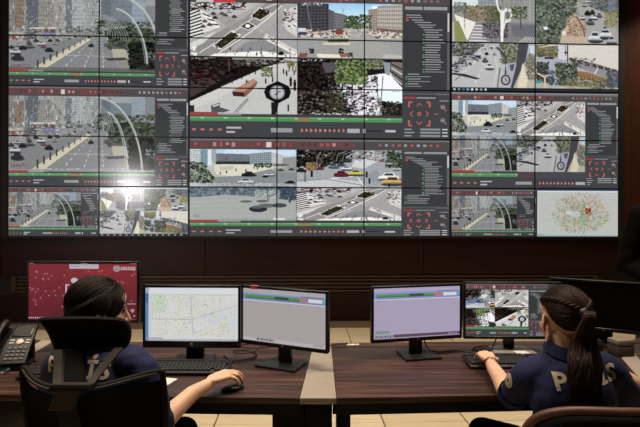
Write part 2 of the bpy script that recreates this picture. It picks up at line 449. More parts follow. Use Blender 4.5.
def feed_avenue():
    """an avenue between tall blocks under blue sky"""
    p = Pic(420, 230, (8, 30, 622, 350), (176, 174, 170))
    for k in range(14): p.rect(8, 30 + k * 9, 622, 40 + k * 9, (150 + k * 5, 196 + k * 3, 232))
    p.leaves((440, 40, 560, 90), 26, 26, [(236, 240, 242)], .4)
    p.facade((8, 30), (186, 34), (186, 190), (8, 205), (88, 88, 94), (58, 60, 68), 9, 9)
    p.line([(60, 30), (90, 200)], 7, (120, 118, 122)); p.rect(180, 36, 190, 190, (70, 70, 78))
    p.facade((188, 66), (222, 78), (222, 182), (188, 188), (112, 112, 118), (76, 78, 86), 3, 8)
    p.facade((222, 84), (286, 96), (286, 178), (222, 182), (130, 128, 128), (90, 90, 96), 5, 6)
    p.facade((420, 66), (474, 56), (474, 195), (424, 190), (166, 154, 142), (118, 108, 104), 5, 9)
    p.facade((474, 40), (622, 30), (622, 205), (474, 196), (182, 174, 164), (132, 124, 120), 11, 7)
    p.poly([(470, 170), (622, 180), (622, 208), (470, 198)], (128, 104, 104)); p.rect(480, 196, 622, 226, (214, 206, 190))
    p.leaves((286, 104, 372, 176), 120, 12, [(88, 108, 78), (70, 88, 62), (110, 124, 90), (58, 72, 54)], .9)
    p.leaves((372, 96, 440, 176), 90, 10, [(96, 104, 84), (120, 112, 98), (76, 80, 68)], .85)
    p.leaves((268, 60, 280, 190), 12, 6, [(120, 126, 130)], .8)
    p.rect(8, 200, 622, 236, (196, 190, 178)); p.specks((8, 186, 622, 232), 260, 13, 8, [(226, 222, 214), (90, 88, 88), (150, 140, 128), (220, 200, 160), (120, 90, 84), (70, 74, 80)], .85)
    p.poly([(8, 232), (622, 232), (622, 350), (8, 350)], (158, 158, 158))
    p.poly([(330, 190), (400, 190), (622, 330), (622, 350), (240, 350)], (166, 165, 162), .8)
    p.poly([(180, 240), (308, 236), (306, 252), (190, 256)], (92, 104, 78)); p.poly([(160, 256), (312, 254), (318, 268), (150, 270)], (206, 198, 176))
    p.rect(230, 184, 272, 212, (150, 74, 66)); p.rect(236, 178, 268, 188, (104, 100, 100)); p.rect(10, 178, 56, 200, (200, 206, 214)); p.rect(12, 200, 60, 216, (70, 84, 112))
    p.poly([(120, 322), (300, 326), (330, 348), (130, 350)], (222, 216, 196)); p.poly([(520, 318), (622, 326), (622, 350), (500, 345)], (206, 200, 184), .5)
    for x, y in ((90, 306), (264, 304), (316, 326)):
        p.leaves((x - 14, y - 14, x + 14, y + 14), 22, 7, DARKGR + [(110, 74, 66)], .9)
    p.poly([(20, 320), (70, 318), (60, 342), (10, 345)], (140, 92, 84)); p.poly([(250, 322), (300, 316), (310, 338), (262, 342)], (150, 110, 96))
    p.specks((20, 34, 150, 44), 24, 7, 6, [(226, 226, 224)], .8)
    p.rect(8, 344, 622, 350, (60, 70, 60), .7)
    p.grain(5, 3)
    return p

def feed_plaza():
    """a pale square with a street clock and shop fronts in shade"""
    p = Pic(420, 230, (5, 14, 628, 338), (206, 206, 204))
    p.poly([(0, 10), (560, 10), (520, 40), (430, 72), (0, 270)], (44, 38, 40))
    p.poly([(0, 90), (130, 84), (180, 130), (0, 240)], (70, 30, 40)); p.poly([(0, 150), (120, 130), (160, 160), (0, 250)], (86, 74, 74))
    p.specks((0, 14, 430, 180), 330, 26, 9, [(30, 26, 28), (58, 50, 50), (76, 66, 66), (20, 18, 20), (92, 86, 84), (60, 34, 38)], .8, lambda x, y: y < 225 - x * .42)
    p.line([(228, 20), (234, 92)], 9, (96, 86, 82)); p.rect(250, 14, 520, 26, (150, 146, 140))
    p.specks((240, 24, 632, 60), 160, 16, 7, [(60, 56, 54), (120, 116, 110), (84, 80, 76), (180, 176, 170)], .85)
    p.poly([(420, 70), (560, 40), (632, 44), (632, 70), (430, 110)], (214, 212, 208))
    p.leaves((420, 66, 490, 122), 60, 9, [(104, 120, 72), (80, 92, 58), (130, 140, 96)], .9); p.leaves((570, 30, 632, 70), 40, 9, [(140, 140, 90), (96, 100, 66)], .8)
    p.poly([(0, 270), (330, 120), (420, 90), (380, 130), (160, 250), (0, 330)], (218, 216, 214), .9)
    p.poly([(250, 210), (372, 136), (398, 152), (390, 176), (330, 236), (256, 234)], (158, 108, 92)); p.poly([(250, 206), (372, 134), (394, 150), (318, 212)], (196, 150, 130)); p.poly([(250, 210), (318, 212), (322, 238), (256, 234)], (84, 54, 50))
    p.rect(334, 146, 346, 160, (130, 134, 84))
    p.line([(262, 330), (340, 246)], 4, (90, 90, 92)); p.line([(278, 330), (346, 252)], 4, (110, 110, 112)); p.line([(390, 190), (480, 196)], 3, (110, 110, 110)); p.line([(340, 238), (460, 262)], 2, (180, 180, 178))
    for x, y, h in ((548, 90, 30), (566, 100, 34), (590, 150, 56), (614, 168, 60), (580, 80, 24), (600, 76, 22), (446, 148, 32), (486, 140, 30), (306, 124, 28), (250, 150, 30), (386, 100, 22), (350, 106, 20), (576, 300, 40), (332, 150, 20), (610, 96, 28), (432, 72, 16), (620, 84, 22)):
        p.ell(x, y - h * .4, h * .1, h * .12, (50, 42, 40)); p.poly([(x - h * .14, y - h * .3), (x + h * .14, y - h * .3), (x + h * .1, y + h * .5), (x - h * .1, y + h * .5)], p.r.choice([(40, 40, 46), (70, 66, 70), (54, 44, 48)]))
    # clock
    p.poly([(436, 208), (452, 176), (516, 148), (578, 176), (592, 206), (580, 240), (514, 276), (450, 244)], (40, 38, 40))
    p.ell(512, 212, 44, 40, (150, 152, 160), 1, 24); p.ell(512, 212, 36, 32, (196, 198, 204), 1, 24); p.line([(512, 212), (530, 200)], 4, (50, 50, 54)); p.line([(512, 212), (500, 228)], 4, (50, 50, 54))
    p.poly([(478, 268), (520, 268), (506, 338), (480, 338)], (50, 48, 52))
    p.poly([(126, 290), (180, 274), (178, 300), (240, 318), (200, 330), (130, 328)], (96, 100, 104)); p.poly([(134, 292), (176, 280), (176, 288), (140, 300)], (216, 216, 214))
    p.rect(5, 290, 30, 330, (60, 70, 66))
    p.specks((12, 16, 150, 26), 26, 7, 6, [(220, 220, 218)], .8)
    p.grain(6, 4)
    p.a = p.a * .88 + 4
    return p

def feed_trees():
    """trees over a crowded pale square, a white building at the right"""
    p = Pic(420, 230, (8, 8, 622, 325), (44, 40, 42))
    p.poly([(190, 130), (420, 100), (560, 80), (560, 325), (330, 325), (300, 240), (130, 200)], (206, 206, 208))
    p.specks((180, 100, 500, 325), 460, 18, 11, [(226, 226, 228), (70, 60, 66), (110, 100, 108), (40, 36, 40), (160, 156, 164)], .85)
    p.leaves((8, 8, 230, 210), 300, 20, [(34, 30, 30), (52, 46, 46), (24, 22, 24), (66, 58, 56)], .85)
    p.leaves((8, 180, 330, 325), 420, 16, [(36, 32, 34), (60, 54, 56), (84, 76, 74), (24, 22, 24), (50, 50, 38), (130, 116, 116)], .85, lambda x, y: x < 250 + (y - 180) * .5)
    p.poly([(150, 30), (290, 24), (300, 70), (170, 90)], (110, 104, 120), .7)
    p.line([(272, 110), (270, 190)], 9, (40, 34, 30)); p.line([(330, 100), (328, 216)], 8, (40, 34, 30)); p.line([(210, 80), (222, 170)], 7, (46, 38, 36))
    p.leaves((228, 14, 410, 150), 260, 15, [(96, 116, 68), (76, 94, 56), (122, 140, 88), (56, 66, 44), (140, 150, 104)], .9)
    p.leaves((410, 10, 510, 60), 90, 11, [(112, 124, 84), (150, 150, 130), (84, 94, 62)], .85)
    p.poly([(240, 200), (300, 190), (310, 218), (236, 224)], (104, 124, 128)); p.leaves((180, 200, 300, 320), 90, 12, [(62, 64, 42), (84, 82, 56), (44, 44, 32)], .8)
    # white canopy and building
    p.poly([(478, 90), (540, 84), (622, 168), (622, 188), (480, 186)], (224, 228, 232)); p.poly([(470, 188), (622, 188), (622, 260), (500, 240)], (214, 232, 234))
    p.poly([(510, 20), (552, 24), (548, 100), (520, 90)], (140, 146, 156)); p.poly([(556, 18), (622, 22), (622, 150), (552, 84)], (120, 112, 110))
    for k in range(4): p.line([(556, 30 + k * 22), (622, 62 + k * 30)], 7, (56, 50, 50) if k % 2 == 0 else (196, 192, 188))
    p.line([(508, 100), (490, 325)], 5, (80, 80, 84)); p.line([(468, 110), (480, 240)], 5, (110, 104, 106))
    p.poly([(500, 240), (622, 262), (622, 325), (500, 325)], (60, 58, 56)); p.leaves((500, 244, 622, 322), 80, 11, DARKGR + [(104, 100, 92)], .85)
    p.specks((70, 314, 330, 324), 70, 6, 5, [(222, 222, 220)], .9); p.specks((14, 10, 150, 22), 26, 7, 6, [(200, 200, 198)], .8)
    p.grain(8, 5)
    return p

def feed_square():
    """a public square before a long office building"""
    p = Pic(420, 200, (0, 58, 622, 288), (186, 186, 180))
    p.rect(0, 58, 622, 130, (176, 204, 224)); p.leaves((200, 58, 622, 90), 30, 40, [(200, 216, 228)], .5)
    p.facade((150, 84), (350, 88), (350, 152), (150, 150), (124, 132, 140), (92, 100, 110), 16, 5)
    p.rect(150, 134, 350, 154, (66, 70, 74)); p.rect(206, 114, 222, 124, (160, 60, 64))
    p.facade((350, 84), (478, 72), (478, 150), (350, 152), (150, 160, 166), (98, 112, 124), 11, 6)
    p.facade((478, 72), (570, 104), (572, 146), (478, 152), (196, 198, 194), (160, 164, 164), 6, 4)
    p.poly([(540, 110), (622, 100), (622, 160), (540, 155)], (150, 152, 152))
    p.tower(0, 60, 62, 170, (190, 196, 194), (110, 124, 126), 4, 8); p.tower(62, 60, 104, 170, (120, 148, 158), (160, 180, 186), 3, 8); p.rect(104, 60, 128, 160, (206, 218, 222)); p.tower(126, 60, 154, 140, (170, 176, 174), (110, 116, 116), 2, 7)
    p.poly([(140, 152), (480, 150), (500, 200), (300, 240), (150, 210)], (212, 208, 190))
    p.poly([(170, 168), (260, 160), (250, 186), (180, 190)], (190, 186, 172))
    p.leaves((380, 144, 480, 170), 60, 8, GR, .8); p.leaves((470, 148, 580, 162), 40, 7, [(110, 104, 96), (84, 88, 76)], .8)
    p.poly([(140, 232), (300, 222), (470, 180), (622, 158), (622, 288), (100, 288)], (142, 146, 146))
    p.poly([(470, 180), (560, 170), (622, 180), (622, 200), (500, 200)], (170, 172, 168), .6)
    p.leaves((0, 140, 150, 270), 260, 15, [(64, 76, 64), (92, 104, 88), (130, 140, 124), (44, 54, 46), (160, 166, 152)], .9, lambda x, y: x < 60 + (y - 120) * .7)
    for x, y, w, c in ((344, 210, 80, 0), (322, 218, 40, 3), (326, 256, 92, 1), (464, 212, 62, 1), (592, 180, 36, 5), (586, 262, 60, 3), (530, 184, 40, 2), (440, 226, 34, 3)):
        p.car(x, y, w, CARS[c], .34)
    for x, y in ((214, 200), (270, 186), (328, 190), (178, 206), (376, 170), (396, 176)): p.rect(x - 3, y - 8, x + 3, y + 8, (70, 70, 74))
    p.rect(0, 268, 622, 288, (190, 198, 204), .5); p.specks((0, 268, 622, 284), 100, 8, 6, [(206, 210, 214), (120, 126, 132)], .7)
    p.grain(5, 6)
    return p

def feed_blur():
    """an unfocused road with a dark car"""
    p = Pic(420, 200, (0, 20, 618, 216), (168, 172, 168))
    p.rect(0, 20, 618, 80, (122, 136, 148)); p.leaves((0, 24, 618, 80), 200, 22, [(84, 98, 112), (110, 124, 134), (146, 156, 158), (70, 84, 96)], .5)
    p.leaves((380, 40, 520, 84), 60, 12, [(190, 196, 186), (150, 160, 152)], .7); p.leaves((520, 20, 618, 100), 60, 18, [(66, 78, 92), (84, 94, 106)], .7)
    p.poly([(0, 84), (200, 66), (380, 76), (618, 100), (618, 216), (0, 216)], (166, 170, 166))
    for k in range(5): p.line([(0, 110 + k * 24), (300, 96 + k * 30), (600, 130 + k * 20)], 4, (176, 180, 176), .7)
    p.ell(328, 104, 36, 7, (124, 116, 98)); p.ell(420, 102, 34, 8, (112, 112, 100)); p.line([(452, 54), (456, 104)], 8, (108, 116, 112))
    p.ell(398, 147, 54, 19, (62, 68, 74)); p.ell(392, 137, 36, 9, (100, 106, 110)); p.ell(450, 128, 56, 12, (110, 116, 118)); p.ell(520, 126, 44, 13, (86, 92, 98)); p.ell(580, 102, 8, 10, (100, 92, 84))
    p.rect(486, 200, 552, 212, (224, 226, 226)); p.rect(20, 180, 62, 196, (150, 156, 154)); p.rect(0, 20, 140, 26, (200, 204, 206), .6); p.rect(0, 208, 618, 216, (120, 122, 124), .6)
    p.grain(4, 7)
    return p

def feed_taxis():
    """traffic and yellow cabs under dark trees"""
    p = Pic(420, 180, (10, 16, 620, 226), (164, 166, 168))
    p.leaves((10, 16, 360, 110), 330, 17, [(36, 38, 34), (54, 58, 50), (24, 26, 24), (76, 80, 66), (60, 44, 42)], .95)
    p.poly([(340, 16), (440, 16), (620, 70), (620, 226), (10, 226), (10, 190), (200, 100), (330, 80)], (158, 162, 166))
    p.poly([(350, 60), (480, 76), (400, 120), (330, 110)], (206, 208, 208), .8); p.poly([(10, 190), (190, 176), (400, 190), (380, 222), (10, 226)], (190, 190, 194))
    p.line([(10, 192), (180, 178), (390, 212)], 4, (130, 130, 134)); p.line([(210, 176), (360, 160), (410, 226)], 5, (222, 220, 216))
    p.poly([(420, 150), (480, 120), (500, 200), (430, 190)], (130, 144, 150), .6)
    p.specks((340, 20, 520, 72), 120, 16, 9, [(200, 202, 202), (80, 84, 84), (120, 124, 120), (150, 140, 130)], .85); p.leaves((530, 20, 620, 110), 90, 14, GR, .85)
    for k in range(3): p.line([(240 + k * 34, 80), (250 + k * 36, 40), (300 + k * 40, 22)], 3, (190, 194, 192), .8)
    p.line([(132, 176), (128, 60), (150, 28)], 5, (150, 150, 146)); p.ell(140, 80, 17, 22, (120, 104, 110)); p.ell(140, 80, 12, 16, (70, 62, 66))
    p.rect(64, 86, 130, 130, (140, 128, 84)); p.specks((66, 90, 130, 130), 30, 12, 9, [(170, 150, 96), (90, 84, 60), (150, 90, 80)], .8); p.rect(56, 130, 62, 196, (60, 60, 62)); p.rect(92, 132, 104, 168, (56, 54, 58))
    for x, y, w, c in ((34, 128, 60, (50, 50, 58)), (146, 118, 44, (130, 60, 60)), (224, 106, 60, (120, 126, 132)), (270, 96, 50, (84, 90, 98)), (300, 116, 66, (206, 210, 212)), (268, 148, 84, (126, 50, 54)), (354, 142, 86, (206, 196, 84)),
                       (310, 76, 40, (70, 74, 80)), (548, 90, 36, (170, 200, 196)), (504, 72, 32, (168, 90, 80)), (592, 118, 50, (190, 192, 196)), (546, 162, 120, (226, 226, 224)), (566, 186, 128, (206, 164, 104))):
        p.car(x, y, w, c, .36)
    for x, y, h in ((416, 152, 34), (432, 188, 30), (96, 150, 30), (548, 212, 20)): p.rect(x - h * .16, y - h / 2, x + h * .16, y + h / 2, (44, 40, 42))
    p.grain(7, 8)
    return p

def feed_monument():
    p = Pic(300, 170, (5, 0, 628, 312), (150, 150, 146))
    p.rect(0, 0, 200, 74, (206, 216, 216)); p.tower(196, 0, 330, 76, (140, 144, 152), (176, 182, 190), 5, 3); p.tower(330, 0, 628, 110, (150, 150, 150), (122, 122, 124), 9, 5)
    p.facade((540, 0), (628, 0), (628, 190), (540, 150), (160, 160, 160), (138, 138, 138), 2, 8)
    p.leaves((20, 50, 110, 120), 70, 11, [(120, 124, 116), (90, 96, 88)], .8); p.leaves((100, 70, 350, 170), 240, 15, [(134, 120, 92), (150, 128, 110), (110, 112, 84), (164, 140, 124), (94, 100, 76)], .85)
    p.leaves((250, 70, 370, 175), 110, 13, [(100, 108, 80), (120, 124, 92), (80, 86, 66)], .85); p.leaves((440, 70, 560, 150), 130, 11, [(70, 84, 62), (100, 112, 84), (140, 146, 124), (52, 62, 48)], .9)
    p.poly([(20, 130), (180, 180), (120, 300), (60, 240), (40, 180)], (222, 220, 212)); p.poly([(5, 190), (50, 170), (110, 290), (100, 312), (40, 312)], (146, 150, 96)); p.rect(5, 180, 20, 312, (180, 180, 178))
    p.poly([(180, 180), (620, 180), (628, 312), (120, 312)], (134, 134, 138)); p.poly([(440, 190), (628, 190), (628, 280), (460, 270)], (118, 118, 126))
    for k in range(6): p.poly([(176 - k * 8, 196 + k * 20), (240, 196 + k * 20), (240 + k * 10, 206 + k * 20), (166 - k * 8, 206 + k * 20)], (204, 202, 198))
    for k in range(6): p.line([(500 + k * 26, 312), (560 + k * 16, 270)], 7, (200, 196, 186), .8)
    p.leaves((230, 180, 420, 280), 170, 14, [(90, 86, 92), (74, 70, 76), (112, 108, 112), (130, 124, 128)], .85)
    p.line([(336, 0), (338, 60), (352, 96), (376, 110)], 15, (216, 214, 210)); p.poly([(362, 100), (396, 96), (384, 306), (366, 306)], (226, 222, 218))
    for a, b in ((404, 96), (432, 100), (440, 130), (430, 160), (410, 168)): p.ell(a, b, 13, 14, (214, 212, 208))
    p.ell(420, 130, 17, 28, (120, 124, 116)); p.line([(400, 176), (384, 230)], 10, (220, 218, 214)); p.line([(96, 100), (98, 220)], 4, (90, 92, 96)); p.rect(512, 110, 520, 220, (92, 92, 96))
    p.grain(5, 9); return p

def feed_lot():
    """cars queued beside trees"""
    p = Pic(300, 170, (8, 0, 615, 320), (146, 146, 144))
    p.leaves((8, 0, 330, 330), 560, 22, [(92, 104, 88), (76, 88, 74), (112, 120, 104), (58, 68, 58), (132, 138, 124), (104, 108, 100)], .9, lambda x, y: x < 300 - max(0, y - 110) * .5)
    p.leaves((400, 0, 615, 110), 200, 18, [(112, 118, 118), (92, 98, 100), (80, 84, 84), (130, 132, 130)], .85)
    p.rect(540, 0, 590, 90, (124, 126, 150), .6)
    p.poly([(300, 30), (380, 60), (500, 100), (615, 240), (615, 320), (380, 320), (350, 180)], (162, 160, 156))
    p.leaves((510, 100, 615, 200), 90, 15, [(160, 150, 112), (140, 136, 104), (110, 116, 84)], .85)
    p.poly([(200, 240), (290, 110), (350, 160), (390, 320), (180, 320)], (186, 168, 146)); p.leaves((240, 130, 370, 270), 130, 14, [(156, 130, 108), (130, 104, 90), (190, 160, 140), (176, 148, 120)], .9)
    p.line([(300, 130), (350, 200), (364, 270)], 10, (122, 96, 86))
    for x, y, w, c in ((346, 136, 40, 1), (404, 165, 56, 2), (436, 134, 46, 1), (384, 106, 44, 3), (420, 100, 40, 0), (360, 50, 36, 4), (388, 26, 30, 1), (440, 268, 96, 1), (520, 246, 90, 1), (512, 214, 50, 4), (470, 120, 40, 2), (560, 290, 70, 4)):
        p.car(x, y, w, CARS[c], .72)
    p.ell(78, 216, 18, 12, (206, 214, 222)); p.poly([(200, 232), (220, 228), (230, 260), (196, 262)], (214, 202, 190))
    p.grain(5, 10); return p

def feed_highway():
    p = Pic(300, 170, (0, 10, 628, 340), (176, 176, 174))
    p.leaves((0, 10, 240, 110), 200, 15, [(84, 88, 84), (104, 108, 100), (66, 70, 66), (130, 130, 126)], .85)
    p.poly([(230, 30), (330, 20), (400, 180), (350, 340), (0, 340), (0, 230)], (182, 182, 182)); p.line([(228, 100), (60, 250)], 6, (208, 206, 190)); p.dash(((300, 60), (160, 330)), 8, (212, 210, 204), 8); p.line([(310, 60), (340, 200), (310, 330)], 5, (206, 204, 190)); p.line([(360, 190), (340, 340)], 9, (110, 112, 112))
    p.specks((0, 80, 210, 230), 200, 26, 13, [(76, 78, 90), (196, 198, 202), (60, 62, 70), (120, 122, 130)], .85, lambda x, y: abs(y - 210 + x * .62) < 46)
    for x, y, w, c in ((280, 182, 62, 1), (246, 134, 44, 2), (258, 86, 28, 3), (316, 88, 26, 4), (290, 42, 16, 0), (246, 52, 16, 2)): p.car(x, y, w, CARS[c], .7)
    p.leaves((360, 10, 500, 160), 190, 16, [(128, 130, 104), (106, 112, 88), (84, 90, 76), (146, 144, 120)], .85); p.line([(336, 36), (400, 110), (406, 180), (400, 240)], 13, (80, 82, 92)); p.poly([(400, 160), (480, 150), (460, 330), (420, 330)], (166, 168, 180)); p.poly([(430, 170), (470, 160), (460, 210), (440, 214)], (96, 98, 116))
    p.poly([(500, 10), (574, 10), (556, 120), (460, 340), (440, 340), (480, 180)], (88, 88, 94)); p.poly([(556, 120), (628, 60), (628, 340), (470, 340)], (186, 178, 160)); p.leaves((556, 80, 628, 280), 100, 14, [(96, 100, 92), (120, 118, 104), (140, 134, 116)], .8); p.poly([(580, 24), (628, 20), (628, 90), (590, 80)], (190, 204, 218))
    p.poly([(530, 150), (570, 280), (556, 340), (490, 340)], (214, 206, 180))
    p.ell(402, 282, 36, 40, (60, 62, 66), 1, 20); p.ell(402, 282, 26, 30, (168, 170, 174), 1, 20); p.line([(402, 282), (402, 264)], 5, (60, 60, 64)); p.line([(402, 282), (416, 288)], 5, (60, 60, 64))
    p.poly([(0, 234), (90, 240), (210, 274), (180, 280), (60, 254), (0, 246)], (64, 64, 68)); p.line([(80, 240), (20, 290)], 5, (90, 90, 92)); p.specks((220, 30, 340, 60), 40, 9, 7, [(90, 92, 96), (196, 196, 196)], .8)
    p.grain(5, 11); return p

def feed_junction():
    p = Pic(300, 170, (8, 12, 615, 345), (176, 170, 164))
    p.poly([(170, 20), (615, 14), (615, 200), (440, 150), (240, 110), (170, 120)], (206, 200, 192)); p.poly([(170, 16), (240, 16), (230, 130), (168, 120)], (196, 198, 204)); p.line([(238, 12), (240, 150)], 7, (60, 62, 70)); p.line([(222, 12), (226, 100)], 4, (90, 92, 98)); p.rect(216, 64, 232, 80, (60, 60, 64))
    p.leaves((8, 20, 165, 110), 160, 17, [(116, 112, 76), (134, 128, 96), (94, 94, 72), (150, 140, 116)], .85); p.poly([(8, 40), (110, 14), (180, 14), (60, 34)], (206, 190, 180))
    p.poly([(8, 110), (230, 130), (240, 160), (150, 180), (190, 345), (120, 345), (90, 200), (20, 150)], (166, 170, 182)); p.rect(70, 108, 136, 124, (70, 66, 100)); p.rect(20, 90, 60, 106, (84, 88, 96))
    p.leaves((15, 150, 100, 300), 130, 15, [(74, 80, 72), (92, 98, 88), (58, 64, 58)], .9); p.leaves((90, 210, 140, 320), 60, 13, [(70, 76, 90), (100, 106, 114)], .85)
    p.poly([(240, 120), (440, 150), (615, 210), (615, 300), (420, 220), (300, 180)], (142, 142, 152))
    for k in range(7): p.poly([(262 + k * 50, 112 + k * 13), (302 + k * 50, 120 + k * 13), (300 + k * 50, 150 + k * 12), (266 + k * 50, 140 + k * 12)], (92, 84, 80))
    p.specks((260, 108, 440, 180), 60, 16, 10, [(70, 70, 74), (150, 144, 138)], .8)
    p.poly([(300, 208), (400, 220), (540, 270), (540, 310), (330, 270)], (160, 124, 90)); 
    for k in range(9): p.line([(312 + k * 22, 214 + k * 6), (320 + k * 23, 262 + k * 5)], 6, (110, 90, 74))
    p.leaves((150, 150, 310, 330), 300, 15, [(76, 86, 74), (96, 106, 90), (58, 66, 60), (118, 124, 104)], .9); p.leaves((240, 270, 580, 345), 240, 15, [(130, 128, 96), (104, 106, 84), (150, 146, 116), (84, 88, 74)], .85); p.leaves((530, 210, 615, 330), 70, 15, [(96, 104, 104), (80, 86, 88)], .8)
    p.line([(20, 232), (74, 262), (74, 340)], 13, (206, 184, 160)); p.line([(74, 262), (110, 240)], 10, (206, 184, 160)); p.rect(8, 286, 46, 308, (70, 150, 150)); p.rect(575, 292, 610, 318, (84, 110, 160)); p.line([(440, 230), (462, 190)], 10, (206, 206, 206)); p.poly([(130, 320), (400, 330), (400, 345), (130, 345)], (190, 182, 160), .7)
    p.grain(5, 12); return p

def feed_roadmap(bg=(188, 190, 186)):
    """a city map, streets coloured by traffic"""
    p = Pic(340, 200, (14, 24, 620, 372), bg); r = p.r
    for _ in range(900):
        a = r.uniform(0, 2 * PI); d = r.random() ** .7
        x, y = 330 + math.cos(a) * 210 * d, 190 + math.sin(a) * 150 * d
        l = r.uniform(10, 42); t = r.choice([0, PI / 2, .5, -.6, 1.2]) + r.uniform(-.2, .2)
        p.line([(x, y), (x + l * math.cos(t), y + l * math.sin(t))], r.uniform(1.5, 4), r.choice([(196, 160, 84), (130, 156, 104), (150, 150, 146), (104, 150, 104), (206, 190, 120), (200, 130, 104), (110, 124, 120)]), .75)
    for k in range(16):
        a = k * 2 * PI / 16; p.line([(330 + 40 * math.cos(a), 190 + 30 * math.sin(a)), (330 + 300 * math.cos(a), 190 + 170 * math.sin(a))], 2, (168, 168, 164), .6)
    p.ell(300, 200, 40, 24, (186, 198, 210), .8); p.ell(360, 250, 46, 34, (150, 178, 140), .5); p.ell(250, 190, 24, 18, (200, 206, 216), .8)
    p.specks((376, 156, 412, 208), 26, 11, 10, [(176, 44, 52), (150, 30, 40)], .95); p.specks((370, 90, 440, 150), 24, 8, 6, [(190, 80, 70), (206, 150, 60)], .8)
    p.rect(14, 24, 620, 34, (206, 212, 222)); p.rect(14, 360, 620, 372, (150, 178, 186)); p.rect(14, 350, 60, 360, (150, 150, 150), .5)
    p.grain(3, 13); return p

# --- the video client's own furniture: side panel, timeline, tool bar
UI = (66, 67, 70)
def side_panel(c, x0, y0, x1, y1, small=False, faint=1.0):
    r = c.r; w = x1 - x0; h = y1 - y0
    c.rect(x0, y0, x1, y1, UI)
    tx = lambda t: (x0 + w * t); ty = lambda t: (y0 + h * t)
    c.rect(tx(.06), ty(.015), tx(.94), ty(.04), (150, 151, 152)); c.rect(tx(.42), ty(.015), tx(.45), ty(.04), UI)
    c.rect(tx(.03), ty(.06), tx(.93), ty(.64), (58, 59, 62))
    n = 12 if small else 30
    for k in range(n):
        y = .075 + .55 * k / n; ind = min(.48, .08 + .06 * k) if k < n * .8 else .12
        if k == 1 or k == 2: c.rect(tx(.08), ty(y), tx(.13), ty(y + .012), (196, 90, 90))
        l = r.uniform(.25, .42) if ind > .3 else r.uniform(.2, .5)
        c.rect(tx(ind), ty(y), tx(min(.9, ind + l)), ty(y + .38 * .55 / n), (168, 170, 172), .85 * faint)
        if not small and k > 7 and k % 3: c.rect(tx(ind - .05), ty(y), tx(ind - .015), ty(y + .008), (110, 170, 120))
    c.rect(tx(.94), ty(.06), tx(.985), ty(.64), (96, 97, 100)); c.rect(tx(.945), ty(.06), tx(.98), ty(.2), (200, 200, 200))
    c.rect(tx(.02), ty(.66), tx(.98), ty(.667), (96, 97, 100))
    c.rect(tx(.03), ty(.685), tx(.28), ty(.7), (170, 60, 62)); c.rect(tx(.3), ty(.687), tx(.7), ty(.698), (150, 152, 154)); c.rect(tx(.7), ty(.66), tx(.98), ty(.672), (120, 120, 122), .5)
    red = (196, 98, 92)
    for i in range(3):
        for j in range(3):
            cx, cy = tx(.2 + i * .16), ty(.745 + j * .068); q = w * .055; v = h * .02
            if (i, j) == (1, 1): c.ell(cx, cy, q * .8, v * .8, red); c.ell(cx, cy, q * .35, v * .35, UI); continue
            if i == 1: s = -1 if j == 0 else 1; c.line([(cx - q, cy - s * v * .5), (cx, cy + s * v * .6), (cx + q, cy - s * v * .5)], w * .018, red)
            elif j == 1: s = -1 if i == 0 else 1; c.line([(cx - s * q * .5, cy - v), (cx + s * q * .6, cy), (cx - s * q * .5, cy + v)], w * .018, red)
            else:
                sx = -1 if i == 0 else 1; sy = -1 if j == 0 else 1
                c.rect(min(cx, cx + sx * q) - w * .01, cy + sy * v - h * .006, max(cx, cx + sx * q) + w * .01, cy + sy * v + h * .006, red); c.rect(cx + sx * q - w * .018, cy - v, cx + sx * q + w * .018, cy + v, red)
    c.rect(tx(.68), ty(.81), tx(.76), ty(.818), red)
    for k in range(2):
        cy = ty(.76 + k * .1); c.ell(tx(.85), cy, w * .05, h * .017, (150, 128, 128)); c.ell(tx(.85), cy, w * .03, h * .01, UI); c.line([(tx(.88), cy + h * .014), (tx(.93), cy + h * .03)], w * .02, (150, 128, 128)); c.rect(tx(.82), cy - .5, tx(.88), cy + .5, (170, 150, 150))
    c.rect(tx(.78), ty(.71), tx(.97), ty(.718), (170, 170, 172), .8)
    for k in range(3):
        y = .925 + k * .024; c.rect(tx(.05), ty(y), tx(.2 + .06 * (k == 1)), ty(y + .01), (170, 172, 174), .8); c.rect(tx(.38), ty(y - .002), tx(.8), ty(y + .013), (140, 142, 146)); c.rect(tx(.84), ty(y), tx(.95), ty(y + .01), (196, 198, 200))

